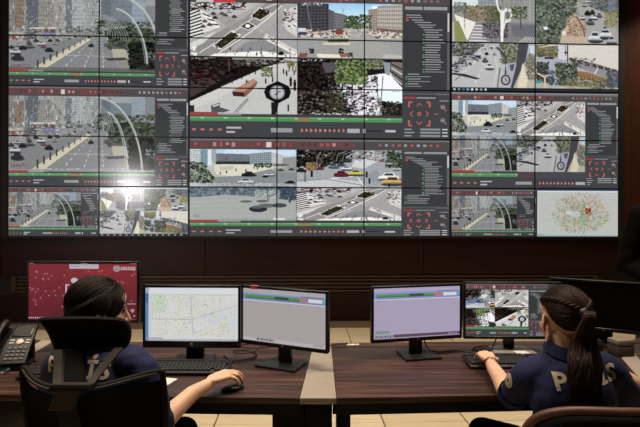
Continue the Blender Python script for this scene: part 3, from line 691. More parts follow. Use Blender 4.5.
def time_bar(c, x0, y0, x1, y1, orange=None, red=True):
    """green recording bar with ticks, then the play controls under it"""
    h = y1 - y0; w = x1 - x0; r = c.r
    c.rect(x0, y0, x1, y1, UI); g0, g1 = y0 + h * .12, y0 + h * .31
    c.rect(x0, g0, x1, g1, (80, 144, 88)); c.rect(x0, g0, x1, g0 + h * .06, (140, 180, 140), .6)
    if orange: c.rect(x0 + w * orange[0], g0, x0 + w * orange[1], g1, (140, 122, 84))
    for k in range(9): c.rect(x0 + w * (.05 + k * .11), g0 + h * .02, x0 + w * (.065 + k * .11), g1 - h * .1, (196, 206, 190), .7)
    if red: c.rect(x0, y0 - h * .08, x0 + w * .13, y0 + h * .08, (156, 66, 66)); c.rect(x0 + w * .132, y0 - h * .06, x0 + w * .24, y0 + h * .06, (176, 176, 174), .6)
    ym = y0 + h * .68; q = h * .09
    for k in range(4): c.rect(x0 + w * (.01 + k * .04), ym - q * .5, x0 + w * (.028 + k * .04), ym + q * .5, (206, 120, 112), .85)
    for k in range(2): c.rect(x0 + w * .17, ym - q * (1.4 - 2 * k), x0 + w * (.24 - .03 * k), ym - q * (.5 - 2 * k), (190, 190, 192), .9)
    c.rect(x0 + w * .38, ym - q, x0 + w * .48, ym + q, (150, 152, 154))
    for k in range(11): 
        xx = x0 + w * (.52 + k * .022) - w * .1 * (w < 120)
        c.poly([(xx, ym - q), (xx + w * .012, ym), (xx, ym + q)], (210, 128, 116) if k not in (5,) else (220, 150, 136))
    c.rect(x0 + w * .74, ym - q, x0 + w * .8, ym + q, (170, 170, 172)); c.rect(x0 + w * .82, ym - q * .2, x0 + w * .9, ym + q * .2, (30, 30, 30)); c.rect(x0 + w * .815, ym - q, x0 + w * .825, ym + q, (206, 206, 206)); c.rect(x0 + w * .92, ym - q * .6, x0 + w * .97, ym + q * .6, (190, 190, 190))

def title_bar(c, x0, y0, x1, y1, strong=1.0):
    w = x1 - x0; h = y1 - y0; r = c.r
    c.rect(x0, y0, x1, y1, (78, 74, 76)); c.rect(x0, y0, x1, y0 + h * .2, (108, 106, 108)); c.rect(x0, y0 + h * .2, x0 + w * .62, y0 + h * .85, (118, 64, 66), .5 * strong)
    for k in range(26):
        xx = x0 + w * (.015 + k * .024); c.rect(xx, y0 + h * r.uniform(.3, .4), xx + w * .013, y0 + h * r.uniform(.6, .8), r.choice([(190, 140, 136), (160, 90, 88), (130, 66, 66), (84, 56, 58), (92, 70, 72)]), .9)
    c.rect(x0 + w * .29, y0 + h * .3, x0 + w * .31, y0 + h * .8, (214, 200, 198))
    for k in range(10): c.rect(x0 + w * (.72 + k * .025), y0 + h * .4, x0 + w * (.732 + k * .025), y0 + h * .65, r.choice([(176, 176, 178), (196, 90, 90), (150, 110, 110)]), .8)
FEEDS = {}
def feed(k):
    if k not in FEEDS: FEEDS[k] = globals()['feed_' + k]()
    return FEEDS[k]

def wall_picture(px=3.0):
    """everything the 7 x 5 display panels show; 88 x 49.6 units per panel"""
    c = Pic(int(616 * px), int(248 * px), (0, 0, 616, 248), (40, 40, 42))
    # left clients
    c.paste(feed('arches_low'), 0, -4, 142.7, 84.5); c.rect(0, 81, 142.7, 84.5, (70, 72, 70), .6)
    time_bar(c, 0, 84.5, 142.7, 99, (.42, .5)); side_panel(c, 142.7, -12, 176, 99)
    title_bar(c, 0, 99.6, 176, 109); c.paste(feed('arches'), 0, 109, 142.7, 184)
    time_bar(c, 0, 184, 142.7, 198.4, (.42, .5)); side_panel(c, 142.7, 109, 176, 198.4)
    title_bar(c, 0, 199, 88, 204); c.paste(feed('arches'), 0, 204, 70.5, 238.5); time_bar(c, 0, 238.5, 88, 248); side_panel(c, 70.5, 204, 88, 240, True)
    c.paste(feed('monument'), 88.8, 200, 132.3, 222.3); c.paste(feed('lot'), 132.3, 200, 175.6, 222.3); c.paste(feed('highway'), 88.8, 222.3, 132.3, 245.5); c.paste(feed('junction'), 132.3, 222.3, 175.6, 245.5)
    c.rect(88.6, 199, 176, 200.2, (190, 194, 196)); c.rect(88.6, 245.5, 176, 248, (44, 46, 50))
    for k in range(14): c.rect(90 + k * 6, 246, 92 + k * 6, 247.4, (150, 152, 156))
    # middle clients
    title_bar(c, 177, 4, 440, 12.5, .8); c.rect(200, 9.5, 222, 14.5, (190, 62, 62)); c.rect(183, 10, 200, 14, (196, 196, 196))
    c.paste(feed('crossing'), 177, 13.5, 284, 68.3); c.paste(feed('avenue'), 284.3, 12, 390.5, 68.3); c.paste(feed('plaza'), 177, 68.6, 284, 125); c.paste(feed('trees'), 284.3, 68.6, 390.5, 125)
    time_bar(c, 177, 125.2, 390.5, 148.6, (.5, .56)); side_panel(c, 390.5, 12, 440, 148.6)
    title_bar(c, 177, 149.6, 440, 160.2); c.paste(feed('square'), 177, 160.2, 283.2, 197.8); c.paste(feed('blur'), 177, 197.8, 283.2, 232.4); c.paste(feed('taxis'), 283.6, 160.2, 390, 198.8); c.paste(feed('crossing'), 283.6, 198.8, 390, 232.4)
    time_bar(c, 177, 232.6, 390, 248, (.5, .57)); side_panel(c, 390, 160.2, 440, 248)
    # right clients
    c.paste(feed('monument'), 441.6, 1, 528.6, 49.8); c.paste(feed('lot'), 528.8, 1, 616, 49.8); c.paste(feed('highway'), 441.6, 50, 528.6, 95.6); c.paste(feed('junction'), 528.8, 50, 616, 95.6)
    c.rect(441, 95.6, 616, 100.3, (38, 44, 50))
    for k in range(8): c.rect(443 + k * 4.6, 96.8, 445.4 + k * 4.6, 99.2, [(170, 190, 200), (120, 150, 160), (90, 110, 120), (70, 190, 190), (220, 226, 230), (200, 200, 206), (150, 160, 170), (180, 200, 220)][k])
    c.rect(441, 100.3, 616, 102, (150, 148, 146)); title_bar(c, 441, 101.5, 616, 108.4, 1.1)
    c.paste(feed('square'), 441.6, 108.4, 509, 144.6); c.paste(feed('crossing'), 509.2, 108.6, 580.5, 145); c.paste(feed('arches'), 441.6, 144.8, 509, 181); c.paste(feed('highway'), 509.2, 145, 580.5, 181.2, .93)
    time_bar(c, 441.6, 181.3, 616, 198.8); c.rect(510, 182, 581, 188, (84, 66, 72)); c.rect(529, 181.8, 581, 188, (70, 72, 78)); side_panel(c, 580.5, 108.4, 616, 194, False)
    title_bar(c, 441, 199.2, 529, 206, .9); c.paste(feed('arches'), 441.6, 206, 509.5, 241); time_bar(c, 441.6, 241, 529, 248); side_panel(c, 509.5, 206, 529, 242, True)
    c.rect(529, 196.5, 616, 200.5, (60, 64, 76)); c.paste(feed('roadmap'), 530.4, 200.3, 616, 248)
    for a, b in ((176.2, 177), (440.2, 441.4)): c.rect(a, 0, b, 248, (34, 30, 32))
    return c

def desktop_picture():
    """a crimson desktop: dotted network, search box, emblem with two text lines"""
    p = Pic(440, 250, (36, 44, 606, 352), (120, 38, 56)); r = p.r
    for k in range(30): p.rect(36, 44 + k * 10.3, 606, 56 + k * 10.3, (150 - k * 1.7, 56 - k * .6, 62 - k * .5))
    p.poly([(36, 44), (250, 44), (150, 352), (36, 352)], (130, 40, 58), .35); p.poly([(300, 60), (500, 70), (440, 120), (330, 100)], (176, 60, 66), .4)
    dots = [(r.uniform(40, 604), r.uniform(70, 330)) for _ in range(64)]
    for i, a in enumerate(dots):
        for b in dots[i + 1:]:
            if math.hypot(a[0] - b[0], a[1] - b[1]) < 58: p.line([a, b], 1, (166, 84, 92), .4)
    for a in dots: p.ell(a[0], a[1], 4, 4, (206, 150, 150), .9, 8)
    p.rect(36, 44, 606, 48, (60, 18, 26)); p.rect(38, 43, 62, 47, (190, 170, 170)); p.rect(310, 43, 346, 47, (200, 180, 180)); p.rect(566, 43, 604, 47, (190, 160, 160))
    p.rect(250, 49, 404, 74, (206, 196, 208)); p.rect(258, 58, 300, 64, (150, 140, 150), .5)
    p.ell(499, 72, 19, 17, (216, 196, 202), 1, 24); p.ell(499, 72, 15, 13.5, (150, 50, 66), 1, 24); p.ell(499, 72, 12, 11, (214, 200, 204), 1, 20); p.poly([(499, 60), (503, 74), (496, 74)], (130, 44, 58)); p.line([(488, 80), (499, 73), (510, 80)], 3, (130, 44, 58))
    for k in range(9): p.rect(522 + k * 8.6, 63, 528.5 + k * 8.6, 69.5, (220, 196, 206)); p.rect(520 + k * 8.8, 72, 527 + k * 8.8, 79.5, (226, 214, 220))
    p.ell(276, 138, 19, 15, (214, 206, 212)); p.rect(230, 158, 248, 166, (216, 208, 214)); p.rect(229, 158, 237, 258, (216, 208, 214)); p.rect(229, 252, 260, 258, (216, 208, 214))
    p.rect(524, 264, 598, 268, (214, 196, 202)); p.poly([(572, 294), (592, 294), (592, 306), (582, 316), (572, 306)], (206, 150, 160)); p.ell(592, 332, 4, 4, (220, 200, 206))
    for k in range(8): p.ell(28 + 12 + k * 11, 343, 4, 4, (226, 216, 220), 1, 8)
    return p

def street_map_picture():
    p = Pic(430, 250, (40, 48, 562, 356), (212, 214, 214)); r = p.r
    p.rect(40, 48, 562, 82, (217, 219, 223)); p.rect(40, 48, 57, 356, (88, 132, 182)); p.rect(40, 48, 60, 80, (150, 170, 196)); p.rect(57, 82, 76, 340, (204, 205, 210))
    for k in range(6): p.rect(44, 86 + k * 8, 54, 91 + k * 8, (30, 60, 110))
    p.rect(76, 88, 556, 340, (214, 215, 211))
    p.poly([(76, 92), (150, 94), (170, 130), (150, 190), (80, 200)], (190, 212, 188), .8); p.poly([(330, 220), (420, 200), (556, 150), (556, 290), (420, 260)], (204, 210, 220), .6)
    for _ in range(420):
        x, y = r.uniform(80, 550), r.uniform(90, 335); a = r.choice([0, PI / 2, .35, -.35, 1.2]); l = r.uniform(10, 50)
        p.line([(x, y), (min(552, x + l * math.cos(a)), max(90, y + l * math.sin(a)))], r.uniform(1, 2.2), r.choice([(176, 178, 178), (226, 226, 222), (206, 198, 150), (186, 176, 166), (190, 200, 180)]), .7)
    for a, b, w, c in (((76, 230), (300, 232), 4, (164, 166, 166)), ((294, 88), (310, 330), 4, (170, 172, 170)), ((230, 90), (226, 320), 4, (214, 208, 160)), ((300, 230), (556, 150), 4, (176, 178, 182)), ((76, 90), (550, 90), 3, (168, 170, 170)), ((340, 330), (520, 250), 4, (206, 196, 140)), ((420, 90), (430, 230), 4, (212, 202, 150)), ((80, 130), (80, 225), 4, (208, 190, 160)), ((220, 330), (330, 120), 3, (190, 190, 190)), ((450, 330), (500, 210), 5, (214, 206, 160))): p.line([a, b], w, c, .9)
    p.specks((90, 95, 550, 330), 110, 8, 3, [(110, 112, 118), (150, 120, 120), (130, 130, 134)], .8)
    p.rect(76, 338, 562, 350, (210, 214, 218)); p.rect(57, 346, 562, 356, (176, 180, 186))
    for k in range(11): p.rect(42 + k * 9, 338, 48 + k * 9, 348, (150, 150, 158))
    return p

def form_picture(bg, lilac):
    """an almost empty window under a blue header with a green progress line"""
    p = Pic(430, 250, (0, 0, 1, 1), bg); r = p.r
    p.rect(0, 0, 1, .075, tuple(v * 1.03 for v in bg)); p.rect(.0, .075, 1, .215, (128, 146, 190) if lilac else (112, 140, 172)); p.rect(.0, .075, 1, .1, (150, 150, 206) if lilac else (150, 164, 190))
    p.rect(.03, .125, .8, .185, (88, 142, 82)); p.rect(.4, .125, .57, .185, (60, 80, 60)); p.rect(.03, .165, .8, .185, (60, 100, 62), .7)
    p.rect(.7, .12, .79, .185, (186, 116, 120)); p.rect(.8, .12, .96, .185, (216, 214, 220)); p.rect(.965, .1, .995, .19, (110, 160, 176))
    p.rect(.0, .215, 1, .235, (206, 200, 222)); p.rect(.03, .205, 1, .218, (120, 110, 190) if lilac else (130, 130, 170))
    for k in range(9): p.rect(.72 + k * .03, .08, .74 + k * .03, .1, (96, 100, 150))
    for k in range(6): p.rect(.035, .245 + k * .0, .035 + .02 * k, .255, (140, 130, 170), .6)
    if lilac: p.rect(.02, .845, .18, .9, (120, 148, 130)); p.rect(.22, .93, 1, .985, (70, 40, 50), .75)
    else: p.rect(.0, .94, 1, 1, (190, 184, 184), .8)
    for k in range(12): p.rect(.02 + (0 if lilac else .16) + k * .018, .935, .032 + (0 if lilac else .16) + k * .018, .985, (60, 54, 70) if not k % 3 else (120, 116, 130))
    for k in range(4): p.rect(.86 + k * .03, .945, .88 + k * .03, .975, (150, 140, 150))
    return p

def client_picture():
    """the same video client, four views, on a desk monitor"""
    c = Pic(480, 280, (30, 46, 570, 350), (70, 70, 72))
    title_bar(c, 30, 46, 570, 80, 1.0)
    c.paste(feed('taxis'), 32, 80, 196, 186, 1.25, -40); c.paste(feed('crossing'), 198, 80, 388, 182, 1.15, -6); c.paste(feed('trees'), 32, 186, 196, 294, 1.25, -10); c.paste(feed('plaza'), 198, 184, 388, 292, 1.2, -20)
    c.rect(36, 132, 130, 158, (70, 100, 160), .6)
    time_bar(c, 32, 292, 390, 348, (.5, .56)); side_panel(c, 390, 80, 500, 348); c.rect(500, 46, 570, 350, (60, 60, 64))
    return c
# ------------------------------------------------------------------ materials
M_wallwood = wood('mahogany_panel', (32, 15, 12), (43, 21, 17), (54, 28, 22), .42, 'X')
M_wallwood_v = wood('mahogany_panel_upright', (62, 32, 22), (76, 42, 28), (90, 52, 36), .45, 'Z')
M_wallwood_d = wood('mahogany_panel_dark', (34, 14, 11), (44, 19, 14), (54, 25, 19), .42, 'Z')
M_wallbase = mat('dark_wall', (30, 20, 17), .6)
M_black = mat('black_plastic', (20, 19, 19), .42, vary=.1)
M_blackgloss = mat('black_gloss_plastic', (6, 6, 6), .55, spec=.1)
M_ceil = mat('ceiling_paint', (150, 140, 128), .9, vary=.04)
M_side = mat('side_wall', (92, 74, 62), .7, vary=.05)
M_tile = mat('floor_tile', (190, 174, 142), .36, vary=.1, scale=3, stretch=(1, 6, 1))
M_tile2 = mat('floor_tile_lighter', (196, 181, 150), .36, vary=.1, scale=3.4, stretch=(1, 6, 1))
M_grout = mat('grout', (96, 78, 58), .9)
for _m in (M_wallwood, M_wallwood_d, M_wallwood_v): _m.node_tree.nodes['Principled BSDF'].inputs['Specular IOR Level'].default_value = .22
M_desk = wood('walnut_desk_top', (26, 15, 13), (53, 34, 29), (102, 70, 58), .42, 'X', 42.0)
M_desk.node_tree.nodes['Principled BSDF'].inputs['Specular IOR Level'].default_value = .35
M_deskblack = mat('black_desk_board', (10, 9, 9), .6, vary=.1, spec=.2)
M_filler = mat('grey_laminate', (150, 140, 128), .5, vary=.05, scale=8)
M_slat = mat('bronze_slat', (88, 66, 54), .35, .4)

# ------------------------------------------------------------------ room shell (room axes)
def room_obj(name, bm, m, parent=None, smooth=0):
    o = obj(name, bm, m, parent, smooth)
    if parent is None:
        o.rotation_euler = (0, 0, YAW)
    return o
AL, AR, DB, DF = -6.2, 6.4, -4.0, DIST + .06
bm = BM(); add_box(bm, (AL, DB, -.12), (AR, DF, -.012)); floor = struct(room_obj('floor', bm, M_grout))
bm = BM(); add_box(bm, (-.297, -.297, -.012), (.297, .297, 0), .003, 1)
tile_src = None; random.seed(3)
for i in range(-7, 8):
    for j in range(-1, 10):
        w = room(0, 0)
        if tile_src is None:
            tile_src = obj('tile', bm, M_tile, floor, 0); t = tile_src; tile_b = tile_src.data.copy(); tile_b.materials[0] = M_tile2
        else:
            t = tile_src.copy(); C.objects.link(t)
            if random.random() < .45: t.data = tile_b
        # joints seen at world x = .336, pitch .603
        t.location = (.62 + .29 + .603 * i, .93 + .603 * j, 0)
bm = BM(); add_box(bm, (AL, DF, 0), (AR, DF + .15, CEIL)); wall_back = struct(room_obj('wall_back', bm, M_wallbase))
bm = BM(); add_box(bm, (AL - .15, DB, 0), (AL, DF + .15, CEIL)); struct(room_obj('wall_left', bm, M_side))
bm = BM(); add_box(bm, (AR, DB, 0), (AR + .15, DF + .15, CEIL)); struct(room_obj('wall_right', bm, M_side))
bm = BM(); add_box(bm, (AL, DB - .15, 0), (AR, DB, CEIL)); struct(room_obj('wall_front', bm, M_side))
bm = BM(); add_box(bm, (AL, DB, CEIL), (AR, DF, CEIL + .12)); struct(room_obj('ceiling', bm, M_ceil))
VW0, VW1, VZ0, VZ1 = A0, A0 + 7 * PW, Z0, Z0 + 5 * PH
def wpanel(lo, hi, m=None):
    bm = BM(); add_box(bm, (lo[0], DF - .03, lo[1]), (hi[0], DF, hi[1]), .004, 1)
    return obj('wood_panel', bm, m or M_wallwood, wall_back, 40)
for a, b in ((AL, -4.06), (VW1 + .1, 5.4), (5.405, AR)):
    wpanel((a, .64), (b, CEIL), M_wallwood_d if a < 0 else M_wallwood_v)
xs = [-4.055, -1.3, 1.75, VW1 + .095]
for a, b in zip(xs, xs[1:]):
    wpanel((a, .64), (b - .004, VZ0 - .03))
for a, b in zip([AL, -3.0, 0.1, 3.2], [-3.004, .096, 3.196, AR]):
    wpanel((a, 0), (b, .395))
# long ventilation grille under the display
g0, g1, gz0, gz1 = -3.915, 4.25, .405, .625
gr = thing('ventilation_grille', 'long bronze slatted ventilation grille in dark wall below video wall', 'vent', room((g0 + g1) / 2, DF), YAW)
hw = (g1 - g0) / 2
bm = BM()
add_box(bm, (-hw, -.035, gz0), (hw, 0, gz0 + .02)); add_box(bm, (-hw, -.035, gz1 - .018), (hw, 0, gz1))
add_box(bm, (-hw, -.035, gz0 + .02), (-hw + .05, 0, gz1 - .018)); add_box(bm, (hw - .05, -.035, gz0 + .02), (hw, 0, gz1 - .018))
obj('frame', bm, M_slat, gr, 0)
for k in range(3):
    z = gz0 + .052 + k * .05
    bm = BM(); add_box(bm, (-hw + .05, -.03, -.011), (hw - .05, -.004, .011), .003, 1, Matrix.Translation((0, 0, z)) @ Matrix.Rotation(R(-20), 4, 'X'))
    obj('slat', bm, M_slat, gr, 0)

# ------------------------------------------------------------------ the video wall: 7 x 5 display panels
wallpic = wall_picture(3.0)
M_wallscreen = screen_mat('video_wall_picture', wallpic, 1.0, .172, .35)
vw = thing('video_wall', 'wall-wide video wall of tiled display panels showing street cameras', 'video wall', room(0, DIST), YAW)
for i in range(7):
    for j in range(5):
        x0, z0 = VW0 + i * PW, VZ0 + j * PH
        cx, cz = x0 + PW / 2, z0 + PH / 2
        bm = BM(); g = .0015; b = .0065; W, H = PW / 2 - g, PH / 2 - g
        add_box(bm, (-W, .0, -H), (W, .055, H))
        for s in (-1, 1):
            add_box(bm, (s * W - (b if s > 0 else 0), -.004, -H), (s * W + (0 if s > 0 else b), 0, H))
            add_box(bm, (-W + b, -.004, s * H - (b if s > 0 else 0)), (W - b, 0, s * H + (0 if s > 0 else b)))
        p = obj('display_panel', bm, M_black, vw, 0); p.location = (cx, 0, cz)
        me = bpy.data.meshes.new('screen'); q = (W - b, H - b)
        me.from_pydata([(-q[0], -.0015, -q[1]), (q[0], -.0015, -q[1]), (q[0], -.0015, q[1]), (-q[0], -.0015, q[1])], [], [(0, 1, 2, 3)])
        uv = me.uv_layers.new(name='uv'); u0, u1, v0, v1 = (i + .004) / 7, (i + .996) / 7, (j + .006) / 5, (j + .994) / 5
        for l, t in zip(uv.data, ((u0, v0), (u1, v0), (u1, v1), (u0, v1))): l.uv = t
        me.materials.append(M_wallscreen)
        s = bpy.data.objects.new('screen', me); C.objects.link(s); s.parent = p
bm = BM()
add_box(bm, (VW0 - .085, -.01, VZ0 - .025), (VW0 - .002, .06, VZ1 + .1)); add_box(bm, (VW1 + .002, -.01, VZ0 - .025), (VW1 + .085, .06, VZ1 + .1))
add_box(bm, (VW0 - .002, -.01, VZ0 - .025), (VW1 + .002, .06, VZ0 - .002)); add_box(bm, (VW0 - .002, -.01, VZ1 + .002), (VW1 + .002, .06, VZ1 + .1))
obj('surround', bm, M_wallbase, vw, 0)

# ------------------------------------------------------------------ desks
DH = .75
def desk(label, FL, FR, BR, BL, legs, modesty=True):
    """a desk with the given top corners, a black back board, legs and a cable strip at the back"""
    cx = (FL[0] + FR[0] + BR[0] + BL[0]) / 4; cy = (FL[1] + FR[1] + BR[1] + BL[1]) / 4
    t = thing('desk', label, 'desk', (cx, cy, 0), 0, 'control room desks')
    q = [Vector((p[0] - cx, p[1] - cy)) for p in (FL, FR, BR, BL)]
    at = lambda u, v: (q[0] * (1 - u) + q[1] * u) * (1 - v) + (q[3] * (1 - u) + q[2] * u) * v
    def quad(u0, v0, u1, v1): return [tuple(at(u0, v0)), tuple(at(u1, v0)), tuple(at(u1, v1)), tuple(at(u0, v1))]
    bm = BM(); add_prism(bm, quad(0, 0, 1, .885), DH - .026, DH, None, .003); obj('desk_top', bm, M_desk, t)
    bm = BM(); add_prism(bm, quad(0, .892, 1, 1), DH - .026, DH, None, .003); obj('cable_flap', bm, M_desk, t)
    bm = BM(); add_prism(bm, quad(0, .001, 1, .022), DH - .07, DH - .0262); obj('edge_shade_band', bm, M_deskblack, t)  # near-black band: shade along the front edge put into its colour
    if modesty:
        bm = BM(); add_prism(bm, quad(.004, .86, .996, .885), .385, DH - .0262); obj('back_board', bm, M_deskblack, t)
    for u in legs:
        bm = BM(); add_prism(bm, quad(u[0], u[2], u[1], .855), 0, DH - .0705, None, .003); obj('leg_panel', bm, M_deskblack, t)
    return t
desk('dark walnut desk left of centre, woman in front of red screen', (-1.45, 2.10), (-.081, 2.068), (-.035, 2.95), (-1.553, 2.97), ((.895, .996, .3), (.004, .03, .1)))
desk('dark walnut desk right of centre, under lilac screen and street camera monitor', (.069, 2.068), (1.40, 2.152), (1.70, 3.03), (.066, 2.95), ((.015, .046, .1), (.97, .996, .1)))
desk('dark desk at far left, mostly outside the frame behind phone', (-2.75, 2.50), (-1.545, 2.135), (-1.635, 3.0), (-2.6, 3.3), ((.004, .03, .1), (.97, .996, .1)))
desk('dark desk at far right, beyond grey strip by box', (1.49, 2.13), (2.45, 2.5), (2.4, 3.35), (1.78, 3.0), ((.004, .03, .1), (.97, .996, .1)))
def filler(label, poly):
    cx = sum(p[0] for p in poly) / 4; cy = sum(p[1] for p in poly) / 4
    t = thing('desk_filler', label, 'desk panel', (cx, cy, 0), 0, 'grey wedge panels between desks')
    bm = BM(); add_prism(bm, [(x - cx, y - cy) for x, y in poly], DH - .026, DH, None, .002); obj('wedge_top', bm, M_filler, t)
    (a, b, c, d) = [Vector((x - cx, y - cy)) for x, y in poly]
    l = lambda u, v: tuple((a * (1 - u) + b * u) * (1 - v) + (d * (1 - u) + c * u) * v)
    bm = BM(); add_prism(bm, [l(.03, .3), l(.93, .3), l(.93, .9), l(.03, .9)], 0, DH - .0262, None, .003); obj('leg_panel', bm, M_deskblack, t)
e = .0012
filler('light grey wedge panel between the two middle desks, nothing on it', [(-.081 + e, 2.068), (.069 - e, 2.068), (.066 - e, 2.95), (-.035 - e * -1, 2.95)])
filler('narrow grey strip between desks at the left, by black desk phone', [(-1.545 + e, 2.135), (-1.45 - e, 2.10), (-1.553 - e, 2.97), (-1.635 + e, 3.0)])
filler('narrow grey strip between desks at the right, beside grey box', [(1.40 + e, 2.152), (1.49 - e, 2.13), (1.78 - e, 3.0), (1.70 + e, 3.03)])
# ------------------------------------------------------------------ monitors
M_bezel = mat('monitor_bezel', (17, 16, 17), .35)
M_stand = mat('monitor_stand', (22, 22, 23), .38)
M_badge = mat('grey_badge', (120, 122, 126), .35, .5)
M_silver = mat('silver_foot', (150, 142, 132), .4, .3)
M_led = mat('button_grey', (150, 150, 150), .5)
def monitor(name, label, cx, cy, z0, w, h, rz, pic=None, bez=.012, chin=.02, base=.115, badge='disc', gain=1.0, foot='plate', back=.045, group='desk monitors'):
    """origin on the desk under the screen; the screen faces -y"""
    t = thing(name, label, 'monitor', (cx, cy, DH), rz, group)
    zb = z0 - DH; z1 = zb + h; W = w / 2; d = .018
    bm = BM(); add_box(bm, (-W, 0, zb), (W, back * .6, z1), .006, 2); add_box(bm, (-W * .6, back * .4, zb + h * .18), (W * .6, back + .02, zb + h * .8), .012, 2)
    obj('housing', bm, M_bezel, t)
    bm = BM()
    for lo, hi in (((-W, -.006, zb), (W, .002, zb + chin)), ((-W, -.006, z1 - bez), (W, .002, z1)), ((-W, -.006, zb + chin), (-W + bez, .002, z1 - bez)), ((W - bez, -.006, zb + chin), (W, .002, z1 - bez))):
        add_box(bm, lo, hi, .0015, 1)
    obj('bezel', bm, M_bezel, t)
    me = bpy.data.meshes.new('screen'); x, a, b = W - bez, zb + chin, z1 - bez
    me.from_pydata([(-x, -.001, a), (x, -.001, a), (x, -.001, b), (-x, -.001, b)], [], [(0, 1, 2, 3)])
    uv = me.uv_layers.new(name='uv')
    for l, q in zip(uv.data, ((0, 0), (1, 0), (1, 1), (0, 1))): l.uv = q
    me.materials.append(screen_mat(name + '_picture', pic, gain, .4, .2) if pic else M_blackgloss)
    s = bpy.data.objects.new('screen', me); C.objects.link(s); s.parent = t
    if badge == 'disc':
        bm = BM(); add_lathe(bm, [(.0075, 0), (.0085, .001), (.0075, .002)], 20, Matrix.Translation((0, -.006, zb + chin / 2)) @ Matrix.Rotation(R(90), 4, 'X')); obj('badge', bm, M_badge, t)
        bm = BM()
        for k in range(4): add_box(bm, (W * .9 - k * .016 - .004, -.0075, zb + chin * .4), (W * .9 - k * .016 + .004, -.0055, zb + chin * .55))
        obj('buttons', bm, M_stand, t)
        bm = BM(); add_box(bm, (W * .955, -.0072, zb + chin * .3), (W * .965, -.0055, zb + chin * .7)); obj('power_light', bm, M_led, t)
    elif badge == 'plate':
        bm = BM(); add_lathe(bm, [(.0055, 0), (.006, .001), (.0055, .0018)], 16, Matrix.Translation((0, -.006, zb + chin / 2)) @ Matrix.Rotation(R(90), 4, 'X')); obj('badge', bm, M_badge, t)
    # stand
    if foot == 'plate':
        bm = BM(); add_box(bm, (-.045, back + .012, .012), (.045, back + .045, zb + h * .45), .006, 2); obj('neck', bm, M_stand, t)
        bm = BM(); B = base
        pr = [(-B, -.06), (B, -.06), (B * .88, .115), (-B * .88, .115)]
        add_prism(bm, pr, 0, .014, None, .004); obj('base', bm, M_stand, t)
    elif foot == 'front':
        bm = BM(); add_box(bm, (-.035, .012, .012), (.035, .04, zb + h * .4), .006, 2); obj('neck', bm, M_stand, t)
        bm = BM(); add_prism(bm, [(-base, -.085), (base, -.085), (base * .8, .1), (-base * .8, .1)], 0, .012, None, .004); obj('base', bm, M_stand, t)
        bm = BM(); add_lathe(bm, [(.004, 0), (.0045, .001), (.004, .002)], 12, Matrix.Translation((0, .0115, zb - .02)) @ Matrix.Rotation(R(90), 4, 'X')); obj('stand_badge', bm, M_badge, t)
    elif foot == 'silver':
        bm = BM(); add_box(bm, (-.03, back + .01, .01), (.03, back + .03, zb + h * .45), .006, 2); obj('neck', bm, M_stand, t)
        bm = BM(); add_prism(bm, [(-.115, -.05), (.115, -.05), (.1, .1), (-.1, .1)], 0, .01, None, .003); obj('base', bm, M_silver, t)
    return t
monitor('desk_monitor', 'large monitor with crimson desktop behind dark-haired woman at left', -1.268, 2.73, .912, .602, .327, 0, desktop_picture(), .011, .016, .13, None, .72)
monitor('desk_monitor', 'black monitor showing pale street map, round badge on its chin', -.64, 2.55, .826, .49, .312, R(-1), street_map_picture(), .0125, .034, .11, 'disc', .95)
monitor('desk_monitor', 'turned monitor with blank grey window, pink tab on its top corner', -.181, 2.51, .836, .487, .294, R(-25), form_picture((170, 163, 163), False), .012, .019, .11, 'plate', .92, 'front')
monitor('desk_monitor', 'monitor with blank lilac window, right of the grey desk wedge', .514, 2.68, .832, .512, .292, R(14), form_picture((170, 159, 184), True), .012, .019, .1, 'plate', .95, 'front')
monitor('desk_monitor', 'monitor with four street camera views in front of ponytailed woman', 1.045, 2.76, .822, .53, .308, R(-1), client_picture(), .010, .014, .1, None, .9, 'silver')
monitor('desk_monitor', 'black switched-off monitor at the right, behind woman with ponytail', 1.615, 2.90, .832, .57, .288, R(-30), None, .012, .019, .1, 'plate', 1, 'plate')
bm = BM(); add_box(bm, (-.022, -.009, -.006), (.022, -.0065, .01)); add_box(bm, (-.022, -.009, .008), (.022, .012, .0105))
tab = obj('sticky_tab', bm, mat('pink_paper', (176, 84, 96), .7), None, 0)
tab.location = Vector((-.181, 2.51, 1.1225)) + Matrix.Rotation(R(-25), 3, 'Z') @ Vector((-.165, 0, 0)); tab.rotation_euler = (0, 0, R(-25))
tag(tab, 'pink sticky tab on the top edge of turned grey-window monitor', 'sticky note')

